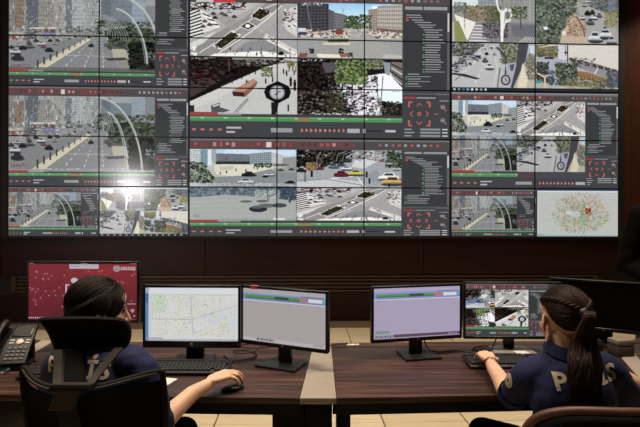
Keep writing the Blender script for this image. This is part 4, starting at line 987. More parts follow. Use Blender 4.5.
# ------------------------------------------------------------------ keyboards
M_key = mat('black_keycap', (34, 33, 34), .5)
M_keylip = mat('keyboard_lip', (92, 86, 80), .35)
def keyboard(label, cx, cy, rz, lip=False):
    t = thing('keyboard', label, 'keyboard', (cx, cy, DH), rz, 'black desktop keyboards')
    T = Matrix.Rotation(R(6), 4, 'X')
    bm = BM(); add_box(bm, (-.222, -.074, .004), (.222, .074, .018), .005, 2, Matrix.Translation((0, 0, .008)) @ T); add_box(bm, (-.2, .05, 0), (-.17, .068, .022)); add_box(bm, (.17, .05, 0), (.2, .068, .022)); add_box(bm, (-.21, -.07, 0), (.21, -.06, .012))
    obj('body', bm, M_black, t)
    bm = BM(); Q = Matrix.Translation((0, 0, .008)) @ T
    for r_ in range(6):
        y = -.058 + r_ * .0195 + (.006 if r_ == 5 else 0); x = -.212; k = 0
        while x < .2:
            w = .0185
            if r_ == 0 and k == 3: w = .105
            elif k == 0 and r_ < 4: w = .026
            if -.212 + .0 <= x and not (.086 < x + w / 2 < .094 or .148 < x + w / 2 < .153):
                add_box(bm, (x, y, .018), (x + w - .0035, y + .016, .0245), 0, 1, Q)
            x += w; k += 1
    kk = obj('keys', bm, M_key, t, 0); kk['kind'] = 'stuff'
    bm = BM(); add_box(bm, (-.221, -.0765, .006), (.221, -.072, .016), .002, 1, Q); obj('front_lip', bm, M_keylip if lip else M_black, t)
    return t
keyboard('black keyboard in front of the street map monitor', -.645, 2.42, R(-1))
keyboard('black keyboard under the hand of woman with ponytail', .945, 2.535, R(1.5), True)
keyboard('black keyboard at the left, between desk phone and black office chair', -1.14, 2.36, R(4))

# ------------------------------------------------------------------ mouse, phone, small things
bm = BM(); add_ell(bm, (0, 0, .007), (.029, .051, .0165), None, 20, 12)
for v in bm.verts:
    if v.co.z < 0: v.co.z = 0
ms = thing('computer_mouse', 'black mouse under the ringed hand of woman at left', 'mouse', (-.368, 2.160, DH), R(-58))
obj('shell', bm, M_black, ms)
bm = BM(); add_tube(bm, [(0, .018, .0195), (0, .030, .0180)], .004, 8); obj('scroll_wheel', bm, M_key, ms)

M_phone = mat('phone_black', (11, 11, 11), .5, spec=.3)
ph = thing('desk_phone', 'black desk phone with corded handset and round white key', 'phone', (-1.497, 2.50, DH + .001), R(8))
T = Matrix.Rotation(R(38), 4, 'X')
B = Matrix.Translation((0, -.09, .02)) @ T
bm = BM(); add_prism(bm, [(-.09, 0), (.09, 0), (.078, .235), (-.078, .235)], 0, .022, B, .006)
add_box(bm, (-.09, -.1, 0), (.09, .03, .024), .008, 2); add_box(bm, (-.06, .06, 0), (.06, .1, .14), .008, 2)
obj('body', bm, M_phone, ph)
bm = BM(); add_box(bm, (-.022, .155, .0222), (.07, .222, .026), .003, 2, B); obj('display_frame', bm, M_bezel, ph)
bm = BM(); add_box(bm, (-.014, .163, .0262), (.062, .215, .0268), 0, 1, B); obj('display', bm, mat('phone_display', (22, 23, 23), .5, spec=.2), ph, 0)
bm = BM(); add_lathe(bm, [(.016, 0), (.0165, .004), (.013, .006)], 20, B @ Matrix.Translation((.028, .125, .022))); obj('navigation_key', bm, mat('phone_white_key', (196, 190, 176), .4), ph)
M_soft = mat('phone_grey_key', (150, 144, 134), .4)
for s in (-1, 1):
    for k in range(2):
        bm = BM(); add_box(bm, (.028 + s * .036 - .011, .114 + k * .016, .0222), (.028 + s * .036 + .011, .123 + k * .016, .025), .001, 1, B)
        obj('soft_key', bm, M_soft, ph, 0)
bm = BM()
for i in range(4):
    for j in range(4): add_box(bm, (-.012 + i * .023, .018 + j * .021, .0222), (.006 + i * .023, .031 + j * .021, .0262), .001, 1, B)
kp = obj('keypad', bm, M_key, ph, 0); kp['kind'] = 'stuff'
bm = BM(); add_tube(bm, smooth_path([(-.062, .008, .052), (-.064, .05, .062), (-.064, .12, .066), (-.064, .18, .062), (-.062, .226, .05)], 5), [.026, .026, .024, .02, .018, .017, .017, .017, .016, .016, .017, .017, .017, .018, .02, .024, .026, .027, .027, .026, .025][:21], 12, True, .8)
for v in bm.verts: v.co = B @ Vector((v.co.x, v.co.y, v.co.z - .004))
obj('handset', bm, M_phone, ph, 60)
bm = BM()
pts = []
for k in range(160):
    a = k * .7; s = k / 159; ang = s * 2 * PI * .92
    c = Vector((-.05 + .075 * math.cos(ang + 2.2), -.125 - .035 * math.sin(ang + 2.2) * 1.2, .0105))
    pts.append(c + Vector((.0055 * math.cos(a), .0055 * math.sin(a), 0)) + Vector((0, 0, .004 * math.sin(a))))
add_tube(bm, pts, .0022, 5); obj('cord', bm, M_key, ph, 180)

M_paper = mat('white_paper', (206, 200, 188), .8, vary=.03)
def sheet(name, label, x, y, w, d, rz, cat='paper', m=None, h=.002):
    bm = BM(); add_box(bm, (-w / 2, -d / 2, 0), (w / 2, d / 2, h), min(.0006, h * .3), 1)
    o = obj(name, bm, m or M_paper, None, 0); o.location = (x, y, DH + .0005); o.rotation_euler = (0, 0, R(rz)); tag(o, label, cat); return o
sheet('paper_pad', 'small white pad on walnut desk by woman at left', -.70, 2.225, .10, .14, -14, 'paper', None, .008)
sheet('paper_note', 'white slip of paper on silver foot of camera monitor', 1.075, 2.715, .07, .055, 4, 'paper').location.z = DH + .0108

def socket(label, x, y, rz):
    t = thing('power_socket', label, 'socket', (x, y, DH), rz)
    bm = BM(); add_box(bm, (-.036, -.014, 0), (.036, .014, .007), .002, 1); obj('plate', bm, mat('white_plastic', (214, 206, 192), .4), t)
    bm = BM()
    for s in (-1, 1): add_lathe(bm, [(.009, .0071), (.009, .0078)], 14, Matrix.Translation((s * .017, 0, 0)))
    obj('sockets', bm, M_led, t)
socket('white power socket let into back edge of right walnut desk', .188, 2.895, R(2))

# grey box at the far right with its lid, and the small black dock beside it
bx = thing('small_box', 'small grey-brown box with paler lid, by far right desk strip', 'box', (1.60, 2.71, DH + .001), R(12))
bm = BM(); add_box(bm, (-.05, -.04, 0), (.05, .04, .055), .004, 2); obj('box_body', bm, mat('taupe_card', (66, 58, 50), .8), bx)
bm = BM(); add_box(bm, (-.051, -.041, .0552), (.051, .041, .088), .008, 2); obj('lid', bm, mat('pale_card', (128, 116, 100), .8), bx)
dk = thing('card_reader', 'small black card reader with pale slot, left of grey box', 'card reader', (1.455, 2.70, DH), R(-6))
bm = BM(); add_box(bm, (-.035, -.03, 0), (.035, .03, .085), .006, 2); obj('housing', bm, M_black, dk)
bm = BM(); add_box(bm, (-.025, -.0315, .066), (.025, -.0302, .074)); obj('slot', bm, M_keylip, dk, 0)

# loose cables on the desks
M_cable = mat('black_cable', (16, 15, 15), .5)
def cable(label, pts, r=.0035):
    bm = BM(); add_tube(bm, smooth_path(pts, 6), r, 6); o = obj('cable', bm, M_cable, None, 180); tag(o, label, 'cable', 'black cables on the desks'); return o
z = DH + .006
cable('black cable looping on desk between map monitor and grey-window monitor', [(-.50, 2.66, z), (-.44, 2.57, z), (-.36, 2.60, z), (-.33, 2.68, z), (-.38, 2.755, z), (-.46, 2.72, z + .009), (-.42, 2.655, z + .012), (-.35, 2.665, z + .02), (-.30, 2.69, z + .05)])
cable('black cable hanging in a curl behind grey-window monitor', [(-.17, 2.62, .90), (-.22, 2.74, .80), (-.30, 2.80, z + .006), (-.40, 2.81, z + .002), (-.46, 2.87, z), (-.36, 2.91, z), (-.2, 2.88, z)])
cable('black cable running along back of desk to white socket', [(-.1, 2.86, z), (.0, 2.83, z + .002), (.05, 2.86, z), (.10, 2.885, z + .004), (.16, 2.895, DH + .011)], .004)
cable('black cable trailing right from lilac-screen monitor towards keyboard', [(.56, 2.80, .86), (.59, 2.80, z + .01), (.64, 2.74, z), (.74, 2.77, z), (.84, 2.72, z), (.92, 2.74, z)])
cable('black cable curling over silver foot of camera monitor', [(1.0, 2.84, .85), (.93, 2.76, z + .012), (.88, 2.74, z), (.84, 2.80, z), (.9, 2.86, z), (1.0, 2.88, z)])
cable('thin black cable lying across the keyboard of ponytailed woman', [(1.02, 2.38, z), (1.045, 2.435, DH + .040), (1.08, 2.50, DH + .046), (1.13, 2.57, DH + .054), (1.17, 2.645, DH + .045), (1.24, 2.69, z)], .003)
# ------------------------------------------------------------------ people: bodies fused from tapered chains into one surface
def chain(bm, pts, n=14):
    """tapered round limb: points are (x, y, z, radius)"""
    for p in pts: add_ell(bm, p[:3], (p[3],) * 3, None, n, max(6, n // 2))
    for a, b in zip(pts, pts[1:]):
        A, B_ = Vector(a[:3]), Vector(b[:3])
        if (B_ - A).length > 1e-4: add_tube(bm, [A, B_], [a[3], b[3]], n)

def fuse(name, bm, m, parent, voxel, it=6, origin=(0, 0, 0), fac=.5):
    """one continuous skin over everything in bm"""
    me = bpy.data.meshes.new('tmp'); bmesh.ops.recalc_face_normals(bm, faces=bm.faces); bm.to_mesh(me); bm.free()
    t = bpy.data.objects.new('tmp', me); C.objects.link(t)
    r = t.modifiers.new('r', 'REMESH'); r.mode = 'VOXEL'; r.voxel_size = voxel; r.use_smooth_shade = True
    s = t.modifiers.new('s', 'SMOOTH'); s.factor = fac; s.iterations = it
    dg = bpy.context.evaluated_depsgraph_get(); ev = t.evaluated_get(dg)
    out = bpy.data.meshes.new_from_object(ev); bpy.data.objects.remove(t); bpy.data.meshes.remove(me)
    out.name = name; out.transform(Matrix.Translation(-Vector(origin)))
    out.materials.clear(); out.materials.append(m)
    out.polygons.foreach_set('use_smooth', [True] * len(out.polygons))
    o = bpy.data.objects.new(name, out); C.objects.link(o)
    if parent is not None: o.parent = parent
    return o

def hand(bm, wrist, dirv, up, side, curl, spread=.9, k=1.0, thumb=.6):
    """palm, four bent fingers and a thumb. dirv: wrist to knuckles, up: back of the hand, side: +1 thumb on dirv x up side. returns joints"""
    d = Vector(dirv).normalized(); u = Vector(up); u = (u - d * u.dot(d)).normalized(); l = d.cross(u) * side
    W = Vector(wrist); J = {}
    base = [(.030, .086, .0092), (.0105, .091, .0096), (-.0095, .086, .0090), (-.028, .077, .0080)]
    lens = [(.043, .026, .021), (.047, .030, .022), (.044, .028, .021), (.034, .021, .019)]
    for f, ((x, y, r), L) in enumerate(zip(base, lens)):
        kn = W + l * (x * k) + d * (y * k) + u * (.003 if f in (1, 2) else 0)
        chain(bm, [tuple(W + l * (x * .55 * k) + d * .012) + (.0150 * k,), tuple(W + l * (x * .85 * k) + d * (y * .55 * k)) + (.0135 * k,), tuple(kn) + (.0112 * k,)], 10)
        fd = (d + l * (x * spread * 3.2)).normalized(); ax = fd.cross(u).normalized()
        ang = 0; p = kn; J[f] = [kn]
        pts = [tuple(p) + (r * 1.05 * k,)]
        for s, (c, ln) in enumerate(zip(curl[f], L)):
            ang += c; dd = fd * math.cos(ang) - u * math.sin(ang)
            p = p + dd * (ln * k); pts.append(tuple(p) + (r * k * (.97, .9, .78)[s],)); J[f].append(p)
        chain(bm, pts, 10)
    t0 = W + l * (.020 * k) + d * (.022 * k) - u * .006
    t1 = t0 + (l * .62 + d * .72 - u * .28).normalized() * (.040 * k)
    t2 = t1 + (l * (.62 - thumb * .5) + d * .9 - u * .22).normalized() * (.031 * k)
    t3 = t2 + (l * (.3 - thumb * .5) + d * 1.0 - u * .2).normalized() * (.025 * k)
    chain(bm, [tuple(W + l * .012 + d * .008) + (.0145 * k,), tuple(t0) + (.0145 * k,), tuple(t1) + (.0115 * k,), tuple(t2) + (.0100 * k,), tuple(t3) + (.0078 * k,)], 10)
    J['t'] = [t0, t1, t2, t3]
    return J

def head_prims(bm, M):
    """skull, jaw, nose, brow, lips, cheeks, ears; local +y is forward, 0 is eye height"""
    def e(c, r): add_ell(bm, c, r, M, 18, 12)
    def ch(pts):
        chain(bm, [tuple(M @ Vector(p[:3])) + (p[3],) for p in pts], 10)
    e((0, -.012, .036), (.074, .094, .084)); e((0, .028, -.03), (.060, .062, .074)); e((0, .05, -.07), (.042, .040, .036)); ch([(-.012, .076, -.098, .016), (.012, .076, -.098, .016)])
    ch([(-.052, .005, -.07, .018), (-.02, .07, -.1, .015)]); ch([(.052, .005, -.07, .018), (.02, .07, -.1, .015)])
    e((0, .045, .045), (.062, .048, .05))
    ch([(-.034, .077, .020, .011), (-.01, .087, .017, .010), (.01, .087, .017, .010), (.034, .077, .020, .011)])
    ch([(0, .086, .012, .0085), (0, .100, -.014, .0095), (0, .109, -.033, .0105)]); ch([(-.012, .094, -.037, .008), (.012, .094, -.037, .008)])
    ch([(-.040, .060, -.022, .020), (-.036, .058, -.045, .018)]); ch([(.040, .060, -.022, .020), (.036, .058, -.045, .018)])
    ch([(-.019, .082, -.064, .0055), (0, .092, -.062, .0075), (.019, .082, -.064, .0055)]); ch([(-.016, .082, -.071, .0055), (0, .090, -.073, .0078), (.016, .082, -.071, .0055)])
    for s in (-1, 1):
        ch([(s * .017, .070, .006, .004), (s * .031, .0745, .0105, .0042), (s * .046, .064, .006, .004)]); ch([(s * .018, .070, -.004, .0035), (s * .031, .0735, -.0085, .0035), (s * .045, .064, -.004, .0035)])
        add_ell(bm, (0, 0, 0), (.0065, .020, .033), M @ Matrix.Translation((s * .083, -.012, -.006)) @ Matrix.Rotation(s * R(32), 4, 'Z') @ Matrix.Rotation(R(-10), 4, 'X'), 14, 10)
        ch([(s * .074, .002, 0, .010), (s * .074, .002, -.02, .008), (s * .077, -.002, -.036, .007)])

M_eye = mat('eye_white', (206, 200, 196), .2)
M_iris = mat('dark_iris', (40, 26, 20), .2)
def eyes(M, root, o):
    for s in (-1, 1):
        bm = BM(); add_ell(bm, (s * .031, .0655, .002), (.0125, .0125, .0115), M, 16, 10); ey = obj('eye', bm, M_eye, root, 180, o)
        bm = BM(); add_ell(bm, (s * .031, .0768, .002), (.0055, .0024, .0055), M, 12, 8); obj('iris', bm, M_iris, ey, 180, o)
        bm = BM(); chain(bm, [tuple(M @ Vector((s * .014, .092, .020))) + (.002,), tuple(M @ Vector((s * .032, .091, .027))) + (.0026,), tuple(M @ Vector((s * .046, .078, .022))) + (.0015,)], 6)
        obj('eyebrow', bm, M_hair, root, 180, o)

def hairmat(name, dark, light):
    m = bpy.data.materials.new(name); m.use_nodes = True; nt = m.node_tree; b = nt.nodes['Principled BSDF']
    g = nt.nodes.new('ShaderNodeNewGeometry'); rp = nt.nodes.new('ShaderNodeValToRGB')
    rp.color_ramp.elements[0].color = lin(dark) + (1,); rp.color_ramp.elements[1].color = lin(light) + (1,)
    nt.links.new(g.outputs['Random Per Island'], rp.inputs[0]); nt.links.new(rp.outputs[0], b.inputs['Base Color'])
    b.inputs['Roughness'].default_value = .55; b.inputs['Specular IOR Level'].default_value = .2
    return m
M_hair = hairmat('dark_brown_hair', (20, 12, 9), (50, 30, 20))
M_hair_l = hairmat('near_black_hair', (14, 10, 9), (36, 24, 19))

HR = (.082, .103, .094); HC = Vector((0, -.012, .036))       # hair shell on the skull
def sph(az, el, k=1.0):
    """point on the hair shell: az 0 forward, + to the left of the head; el up"""
    a, e = R(az), R(el)
    return HC + Vector((-math.sin(a) * math.cos(e) * HR[0], math.cos(a) * math.cos(e) * HR[1], math.sin(e) * HR[2])) * k
def hairline(az):
    t = abs(az)
    xs = [0, 35, 60, 80, 95, 115, 140, 180]; ys = [38, 36, 24, 14, 12, -20, -40, -44]
    for i in range(len(xs) - 1):
        if t <= xs[i + 1]: return ys[i] + (ys[i + 1] - ys[i]) * (t - xs[i]) / (xs[i + 1] - xs[i])
    return ys[-1]
def arc_on(az0, el0, az1, el1, n, k0, k1, lift=.0):
    a = sph(az0, el0) - HC; b = sph(az1, el1) - HC
    ua = Vector((a.x / HR[0], a.y / HR[1], a.z / HR[2])); ub = Vector((b.x / HR[0], b.y / HR[1], b.z / HR[2]))
    w = math.acos(max(-1, min(1, ua.dot(ub)))); out = []
    for i in range(n + 1):
        t = i / n; k = k0 + (k1 - k0) * t + lift * math.sin(PI * t)
        v = ua * (1 - t) + ub * t if w < 1e-3 else (ua * math.sin((1 - t) * w) + ub * math.sin(t * w)) / math.sin(w)
        out.append(HC + Vector((v.x * HR[0], v.y * HR[1], v.z * HR[2])) * k)
    return out
def scalp(bm, M, k=1.0):
    """cap of hair down to the hairline"""
    N, K = 48, 12; rows = []
    for i in range(N):
        az = -180 + 360 * i / N; h = hairline(az)
        rows.append([bm.verts.new(M @ sph(az, h + (90 - h) * j / K, k)) for j in range(K)])
    top = bm.verts.new(M @ sph(0, 90, k))
    for i in range(N):
        a, b = rows[i], rows[(i + 1) % N]
        for j in range(K - 1): bm.faces.new((a[j], b[j], b[j + 1], a[j + 1]))
        bm.faces.new((a[-1], b[-1], top))
def swept_hair(bm, M, tie, seed, n=230, r=.0034, jit=1.0):
    rr = random.Random(seed)
    for i in range(n):
        az = rr.uniform(-180, 180); h = hairline(az)
        el = h + (0 if rr.random() < .45 else rr.uniform(0, 62 - h * .5))
        if abs(az) > 150 and el > tie[1]: el = rr.uniform(hairline(az), tie[1])
        pts = arc_on(az, min(el, 84), tie[0] + rr.uniform(-7, 7), tie[1] + rr.uniform(-8, 8), 12, .995 + rr.uniform(-.01, .012), 1.03 + rr.uniform(-.03, .04), .012)
        rad = [r * (.5 + .6 * math.sin(PI * min(1, .15 + t / 12 * .8))) * rr.uniform(.7, 1.2) for t in range(13)]
        add_tube(bm, [M @ p for p in pts], rad, 4, False)

def skin_mat():
    m = mat('skin', (218, 174, 148), .5, vary=.06, scale=14, spec=.4)
    b = m.node_tree.nodes['Principled BSDF']
    b.inputs['Subsurface Weight'].default_value = .12; b.inputs['Subsurface Radius'].default_value = (.02, .008, .004); b.inputs['Subsurface Scale'].default_value = .3
    return m
M_skin = skin_mat()
M_navy = mat('navy_cloth', (35, 40, 76), .8, vary=.15, scale=90, spec=.25, bump=.3)
M_trouser = mat('dark_trousers', (18, 19, 26), .85, vary=.15, scale=80)
M_shoe = mat('black_shoe', (14, 13, 13), .4)
M_cream = mat('cream_print', (205, 192, 168), .8, vary=.05)
M_jacket = mat('black_jacket', (10, 9, 9), .9, vary=.2, spec=.1, scale=40, bump=.3)
M_gold = mat('gold', (214, 170, 90), .25, 1.0)

def print_text(body, text, centre, yaw, roll, height, stretch, m, target, root, o, name, depth=.0016):
    """cream letters laid on the cloth: each letter is pressed on to the shirt behind it"""
    cu = bpy.data.curves.new('t', 'FONT'); cu.body = text; cu.size = 1; cu.offset = .03; cu.align_x = 'CENTER'; cu.space_character = 1.08; cu.resolution_u = 3
    t = bpy.data.objects.new('t', cu); C.objects.link(t)
    me = bpy.data.meshes.new_from_object(t.evaluated_get(bpy.context.evaluated_depsgraph_get())); bpy.data.objects.remove(t)
    bm = BM(); bm.from_mesh(me); bpy.data.meshes.remove(me)
    bmesh.ops.triangulate(bm, faces=bm.faces)
    for _ in range(3):
        bmesh.ops.subdivide_edges(bm, edges=[e for e in bm.edges if e.calc_length() > .12], cuts=1); bmesh.ops.triangulate(bm, faces=bm.faces)
    ys = [v.co.y for v in bm.verts if True]; s = height / .69
    dg = bpy.context.evaluated_depsgraph_get()
    tm = target.data; bvh = BVHTree.FromPolygons([v.co + Vector(o) for v in tm.vertices], [p.vertices[:] for p in tm.polygons])
    X = Vector((math.cos(yaw), math.sin(yaw), 0)); N = Vector((-math.sin(yaw), math.cos(yaw), 0)); Z = Vector((0, 0, 1))
    U = X * math.cos(roll) + Z * math.sin(roll); V = -X * math.sin(roll) + Z * math.cos(roll)
    ctr = Vector(centre)
    for v in bm.verts:
        p = ctr + U * (v.co.x * s * stretch) + V * ((v.co.y - .34) * s) - N * .3
        hit = bvh.ray_cast(p, N, .7)
        v.co = (hit[0] - N * depth) if hit[0] is not None else p + N * .3
    return obj(name, bm, m, root, 0, o)

def collar(bm, c, r, tilt, h, n=26, gap=.0):
    """folded shirt collar around the neck"""
    Mx = Matrix.Translation(c) @ tilt
    prof = [(r[0] * .98, 0), (r[0] * .94, h), (r[0] * 1.02, h * 1.08), (r[0] * 1.28, -h * .12), (r[0] * 1.22, -h * .2), (r[0] * 1.0, h * .7)]
    rows = []
    for i in range(n):
        a = 2 * PI * i / n
        rows.append([bm.verts.new(Mx @ Vector((math.sin(a) * q, math.cos(a) * q * r[1], zz))) for q, zz in prof])
    for i in range(n):
        a, b = rows[i], rows[(i + 1) % n]
        for k in range(len(prof)): bm.faces.new((a[k], b[k], b[(k + 1) % len(prof)], a[(k + 1) % len(prof)]))

def folds(o, amt, scale, seed=0):
    """gentle cloth creases moved into the mesh itself"""
    me = o.data; n = len(me.vertices); co = np.empty(n * 3); no = np.empty(n * 3)
    me.vertices.foreach_get('co', co); me.vertices.foreach_get('normal', no)
    co = co.reshape(-1, 3); no = no.reshape(-1, 3); g = np.random.RandomState(seed); f = np.zeros(n)
    for _ in range(9):
        d = g.normal(0, 1, 3); d /= np.linalg.norm(d); f += np.sin(co @ d * scale * g.uniform(.6, 1.8) + g.uniform(0, 6.3) + 1.5 * np.sin(co @ g.normal(0, 1, 3) * scale * .5))
    co += no * (np.abs(f / 9)[:, None] * 2 - .4) * amt
    me.vertices.foreach_set('co', co.ravel()); me.update()

# ================================================================== woman with the ponytail, seated at the right
def woman_right():
    o = (.93, 1.95, 0)
    root = thing('person', 'woman with long brown ponytail in navy shirt lettered POLİS, hand on keyboard', 'person', o, 0, None)
    MH = Matrix.Translation((.905, 1.895, 1.103)) @ Matrix.Rotation(R(5), 4, 'Z') @ Matrix.Rotation(R(-6), 4, 'X')
    bm = BM()
    head_prims(bm, MH)
    nk = MH @ Vector((0, -.012, -.06))
    chain(bm, [tuple(nk) + (.052,), (.912, 1.868, .99, .056), (.912, 1.862, .95, .07)], 18)
    # trunk
    add_ell(bm, (.918, 1.86, .86), (.145, .092, .15)); add_ell(bm, (.925, 1.865, .70), (.12, .09, .14)); add_ell(bm, (.93, 1.90, .56), (.155, .12, .11))
    Ls, Rs = (.785, 1.885, .905), (1.045, 1.857, .925)
    chain(bm, [(.90, 1.865, .955, .045), Ls + (.038,)]); chain(bm, [(.93, 1.86, .96, .045), Rs + (.038,)])
    Le, Lw = (.755, 2.05, .768), (.779, 2.325, .819)
    chain(bm, [Ls + (.038,), (.754, 1.96, .85, .040), Le + (.037,), (.760, 2.14, .803, .035), (.77, 2.25, .812, .030), Lw + (.0235,)])
    J = hand(bm, (.780, 2.338, .826), (.05, 1, .10), (0, -.06, 1), +1, [(.35, .5, .4), (.32, .5, .4), (.34, .5, .42), (.4, .5, .4)], .8, 1.0, .5)
    Re, Rw = (1.215, 1.945, .775), (1.10, 2.17, .812)
    chain(bm, [Rs + (.038,), (1.15, 1.89, .87, .040), Re + (.037,), (1.18, 2.03, .796, .035), Rw + (.024,)])
    hand(bm, (1.095, 2.18, .826), (-.35, 1, .05), (0, 0, 1), -1, [(.3, .4, .3)] * 4, .8, 1.0, .5)
    # legs
    for s, kn, an in ((-1, (.745, 2.33, .50), (.72, 2.28, .10)), (1, (1.08, 2.36, .50), (1.10, 2.32, .10))):
        chain(bm, [(.93 + s * .09, 1.92, .53, .088), (.93 + s * .125, 2.12, .53, .078), kn + (.055,), (kn[0], kn[1] + .0, .34, .055), an + (.036,)])
        chain(bm, [an[:2] + (.055, .035), (an[0], an[1] + .15, .035, .03)])
    body = fuse('body', bm, M_skin, root, .0042, 4, o)
    eyes(MH, root, o)
    # shirt
    bm = BM()
    add_ell(bm, (.918, 1.858, .845), (.160, .112, .160)); add_ell(bm, (.923, 1.862, .71), (.148, .112, .17)); add_ell(bm, (.93, 1.895, .57), (.175, .135, .10))
    add_ell(bm, (.913, 1.85, .935), (.11, .085, .055))
    chain(bm, [(.90, 1.862, .950, .055), (.82, 1.870, .930, .056), (.782, 1.888, .902, .057), (.766, 1.94, .855, .056), (.760, 1.985, .806, .054)])
    chain(bm, [(.93, 1.858, .955, .055), (1.02, 1.856, .945, .057), (1.058, 1.86, .918, .058), (1.13, 1.895, .85, .057), (1.17, 1.92, .81, .055)])
    sh = fuse('shirt', bm, M_navy, root, .007, 6, o); folds(sh, .006, 24, 3)
    # open cuffs
    for c, d, r in (((.759, 2.000, .790), (-.02, .66, -.75), .053), ((1.182, 1.928, .797), (.5, .35, -.6), .053)):
        D = Vector(d).normalized(); bm = BM()
        q = [Vector(c) + D * t for t in (-.02, .016, .018, .012)]; add_tube(bm, q, [r * 1.10, r * 1.1, r * 1.06, r * .8], 26, False); obj('cuff', bm, M_navy, sh, 180, o)
    bm = BM(); collar(bm, Vector((.910, 1.872, 1.002)), (.066, 1.0), Matrix.Rotation(R(14), 4, 'X'), .034); obj('collar', bm, M_navy, sh, 50, o)
    print_text(sh, 'POLİS', (.926, 1.6, .928), R(-2), R(8), .055, 1.0, M_cream, sh, sh, o, 'back_lettering')
    # round emblem on the left sleeve
    bvh = BVHTree.FromPolygons([v.co + Vector(o) for v in sh.data.vertices], [p.vertices[:] for p in sh.data.polygons])
    ctr = Vector((.752, 1.945, .852)); N = Vector((.82, .42, -.40)).normalized()
    Uv = N.orthogonal().normalized(); Vv = N.cross(Uv)
    def disc(r0, r1, lift, m, name, n=28):
        bm = BM(); rings_ = []
        for rr in np.linspace(r0, r1, 5):
            row = []
            for k in range(n):
                p = ctr + Uv * (rr * math.cos(2 * PI * k / n)) + Vv * (rr * math.sin(2 * PI * k / n)) - N * .15
                h = bvh.ray_cast(p, N, .4); row.append(bm.verts.new((h[0] if h[0] is not None else p + N * .1) - N * lift))
            rings_.append(row)
        for a, b in zip(rings_, rings_[1:]):
            for k in range(n): bm.faces.new((a[k], a[(k + 1) % n], b[(k + 1) % n], b[k]))
        if r0 < .003: bm.faces.new(rings_[0])
        return obj(name, bm, m, sh, 0, o)
    disc(.001, .026, .0015, M_cream, 'sleeve_emblem'); disc(.018, .0205, .0024, mat('emblem_blue', (60, 66, 96), .8), 'emblem_ring'); disc(.001, .009, .0024, mat('emblem_star', (110, 84, 52), .8), 'emblem_centre', 10)
    # trousers and shoes
    bm = BM(); add_ell(bm, (.93, 1.90, .555), (.172, .132, .10))
    for s, kn, an in ((-1, (.745, 2.33, .50), (.72, 2.28, .10)), (1, (1.08, 2.36, .50), (1.10, 2.32, .10))):
        chain(bm, [(.93 + s * .09, 1.92, .53, .10), (.93 + s * .125, 2.12, .53, .09), kn + (.068,), (kn[0], kn[1] + .0, .34, .066), an + (.056,)])
    fuse('trousers', bm, M_trouser, root, .012, 4, o)
    for an in ((.72, 2.28), (1.10, 2.32)):
        bm = BM(); chain(bm, [(an[0], an[1] - .03, .05, .042), (an[0], an[1] + .09, .043, .042), (an[0], an[1] + .19, .036, .034)])
        for v in bm.verts: v.co.z = max(.001, v.co.z)
        fuse('shoe', bm, M_shoe, root, .008, 3, o)
    # hair: swept back to a tie, a braid across the crown, a long tail
    tie = (184, 1)
    bm = BM(); scalp(bm, MH, .985); hb = obj('hair', bm, M_hair, root, 180, o)
    bm = BM(); swept_hair(bm, MH, tie, 5, 1500, .0017); hs = obj('hair_strands', bm, M_hair, hb, 180, o); hs['kind'] = 'stuff'
    bm = BM()
    for side in (1, -1):
        path = arc_on(side * 72, 25, (tie[0] if side > 0 else tie[0] - 360), tie[1] + 4, 60, 1.03, 1.05, .005)
        for ph_ in (0, PI):
            pts = []
            for i, p in enumerate(path):
                n_ = (p - HC).normalized(); t_ = (path[min(60, i + 1)] - path[max(0, i - 1)]).normalized(); b_ = n_.cross(t_); a = i * .55 + ph_
                pts.append(MH @ (p + n_ * (.003 * math.cos(a)) + b_ * (.0048 * math.sin(a))))
            add_tube(bm, pts, .0050, 7)
    obj('braid', bm, M_hair, hb, 180, o)
    tp = MH @ sph(tie[0], tie[1], 1.07)
    bm = BM(); d0 = (MH.to_3x3() @ Vector((0, -1, .1))).normalized(); add_tube(bm, [tp - d0 * .010, tp + d0 * .008], .017, 16); obj('hair_tie', bm, M_black, hb, 180, o)
    bm = BM(); rr = random.Random(11)
    spine = [tp, tp + d0 * .035 + Vector((0, 0, -.012)), Vector((.892, 1.745, 1.055)), Vector((.874, 1.722, 1.00)), Vector((.872, 1.705, .94)), Vector((.886, 1.695, .875)), Vector((.896, 1.690, .842))]
    wid = [.018, .022, .036, .042, .046, .042, .024]
    for i in range(520):
        a = rr.uniform(0, 2 * PI); q = math.sqrt(rr.random()); stop = rr.choice([7, 7, 7, 6, 6, 7]); tw = rr.uniform(-.5, .5)
        pts = []
        for k in range(stop):
            aa = a + tw * k * .25 + .5 * math.sin(k * 1.7 + i * .13)
            pts.append(spine[k] + Vector((math.cos(aa) * q * wid[k], math.sin(aa) * q * wid[k] * .42 - (.012 if k > 2 else 0), rr.uniform(-.006, .006) + (rr.uniform(-.03, .02) if k == stop - 1 else 0))))
        P = smooth_path(pts, 5); n = len(P)
        add_tube(bm, P, [rr.uniform(.0017, .0030) * (1 - .75 * (k / n) ** 3) for k in range(n)], 5)
    for i in range(40):     # a loose lock falling to the right of the tail
        x = rr.uniform(-.010, .012); P = smooth_path([tp + Vector((.02, -.02, -.01)), Vector((.945 + x, 1.755, 1.05)), Vector((.945 + x * 1.5, 1.735, .99)), Vector((.938 + x, 1.715, .93)), Vector((.934 + x, 1.71, .89))], 5)
        add_tube(bm, P, [.0022 * (1 - .7 * (k / len(P)) ** 3) for k in range(len(P))], 5)
    pt = obj('ponytail', bm, M_hair, hb, 180, o); pt['kind'] = 'stuff'
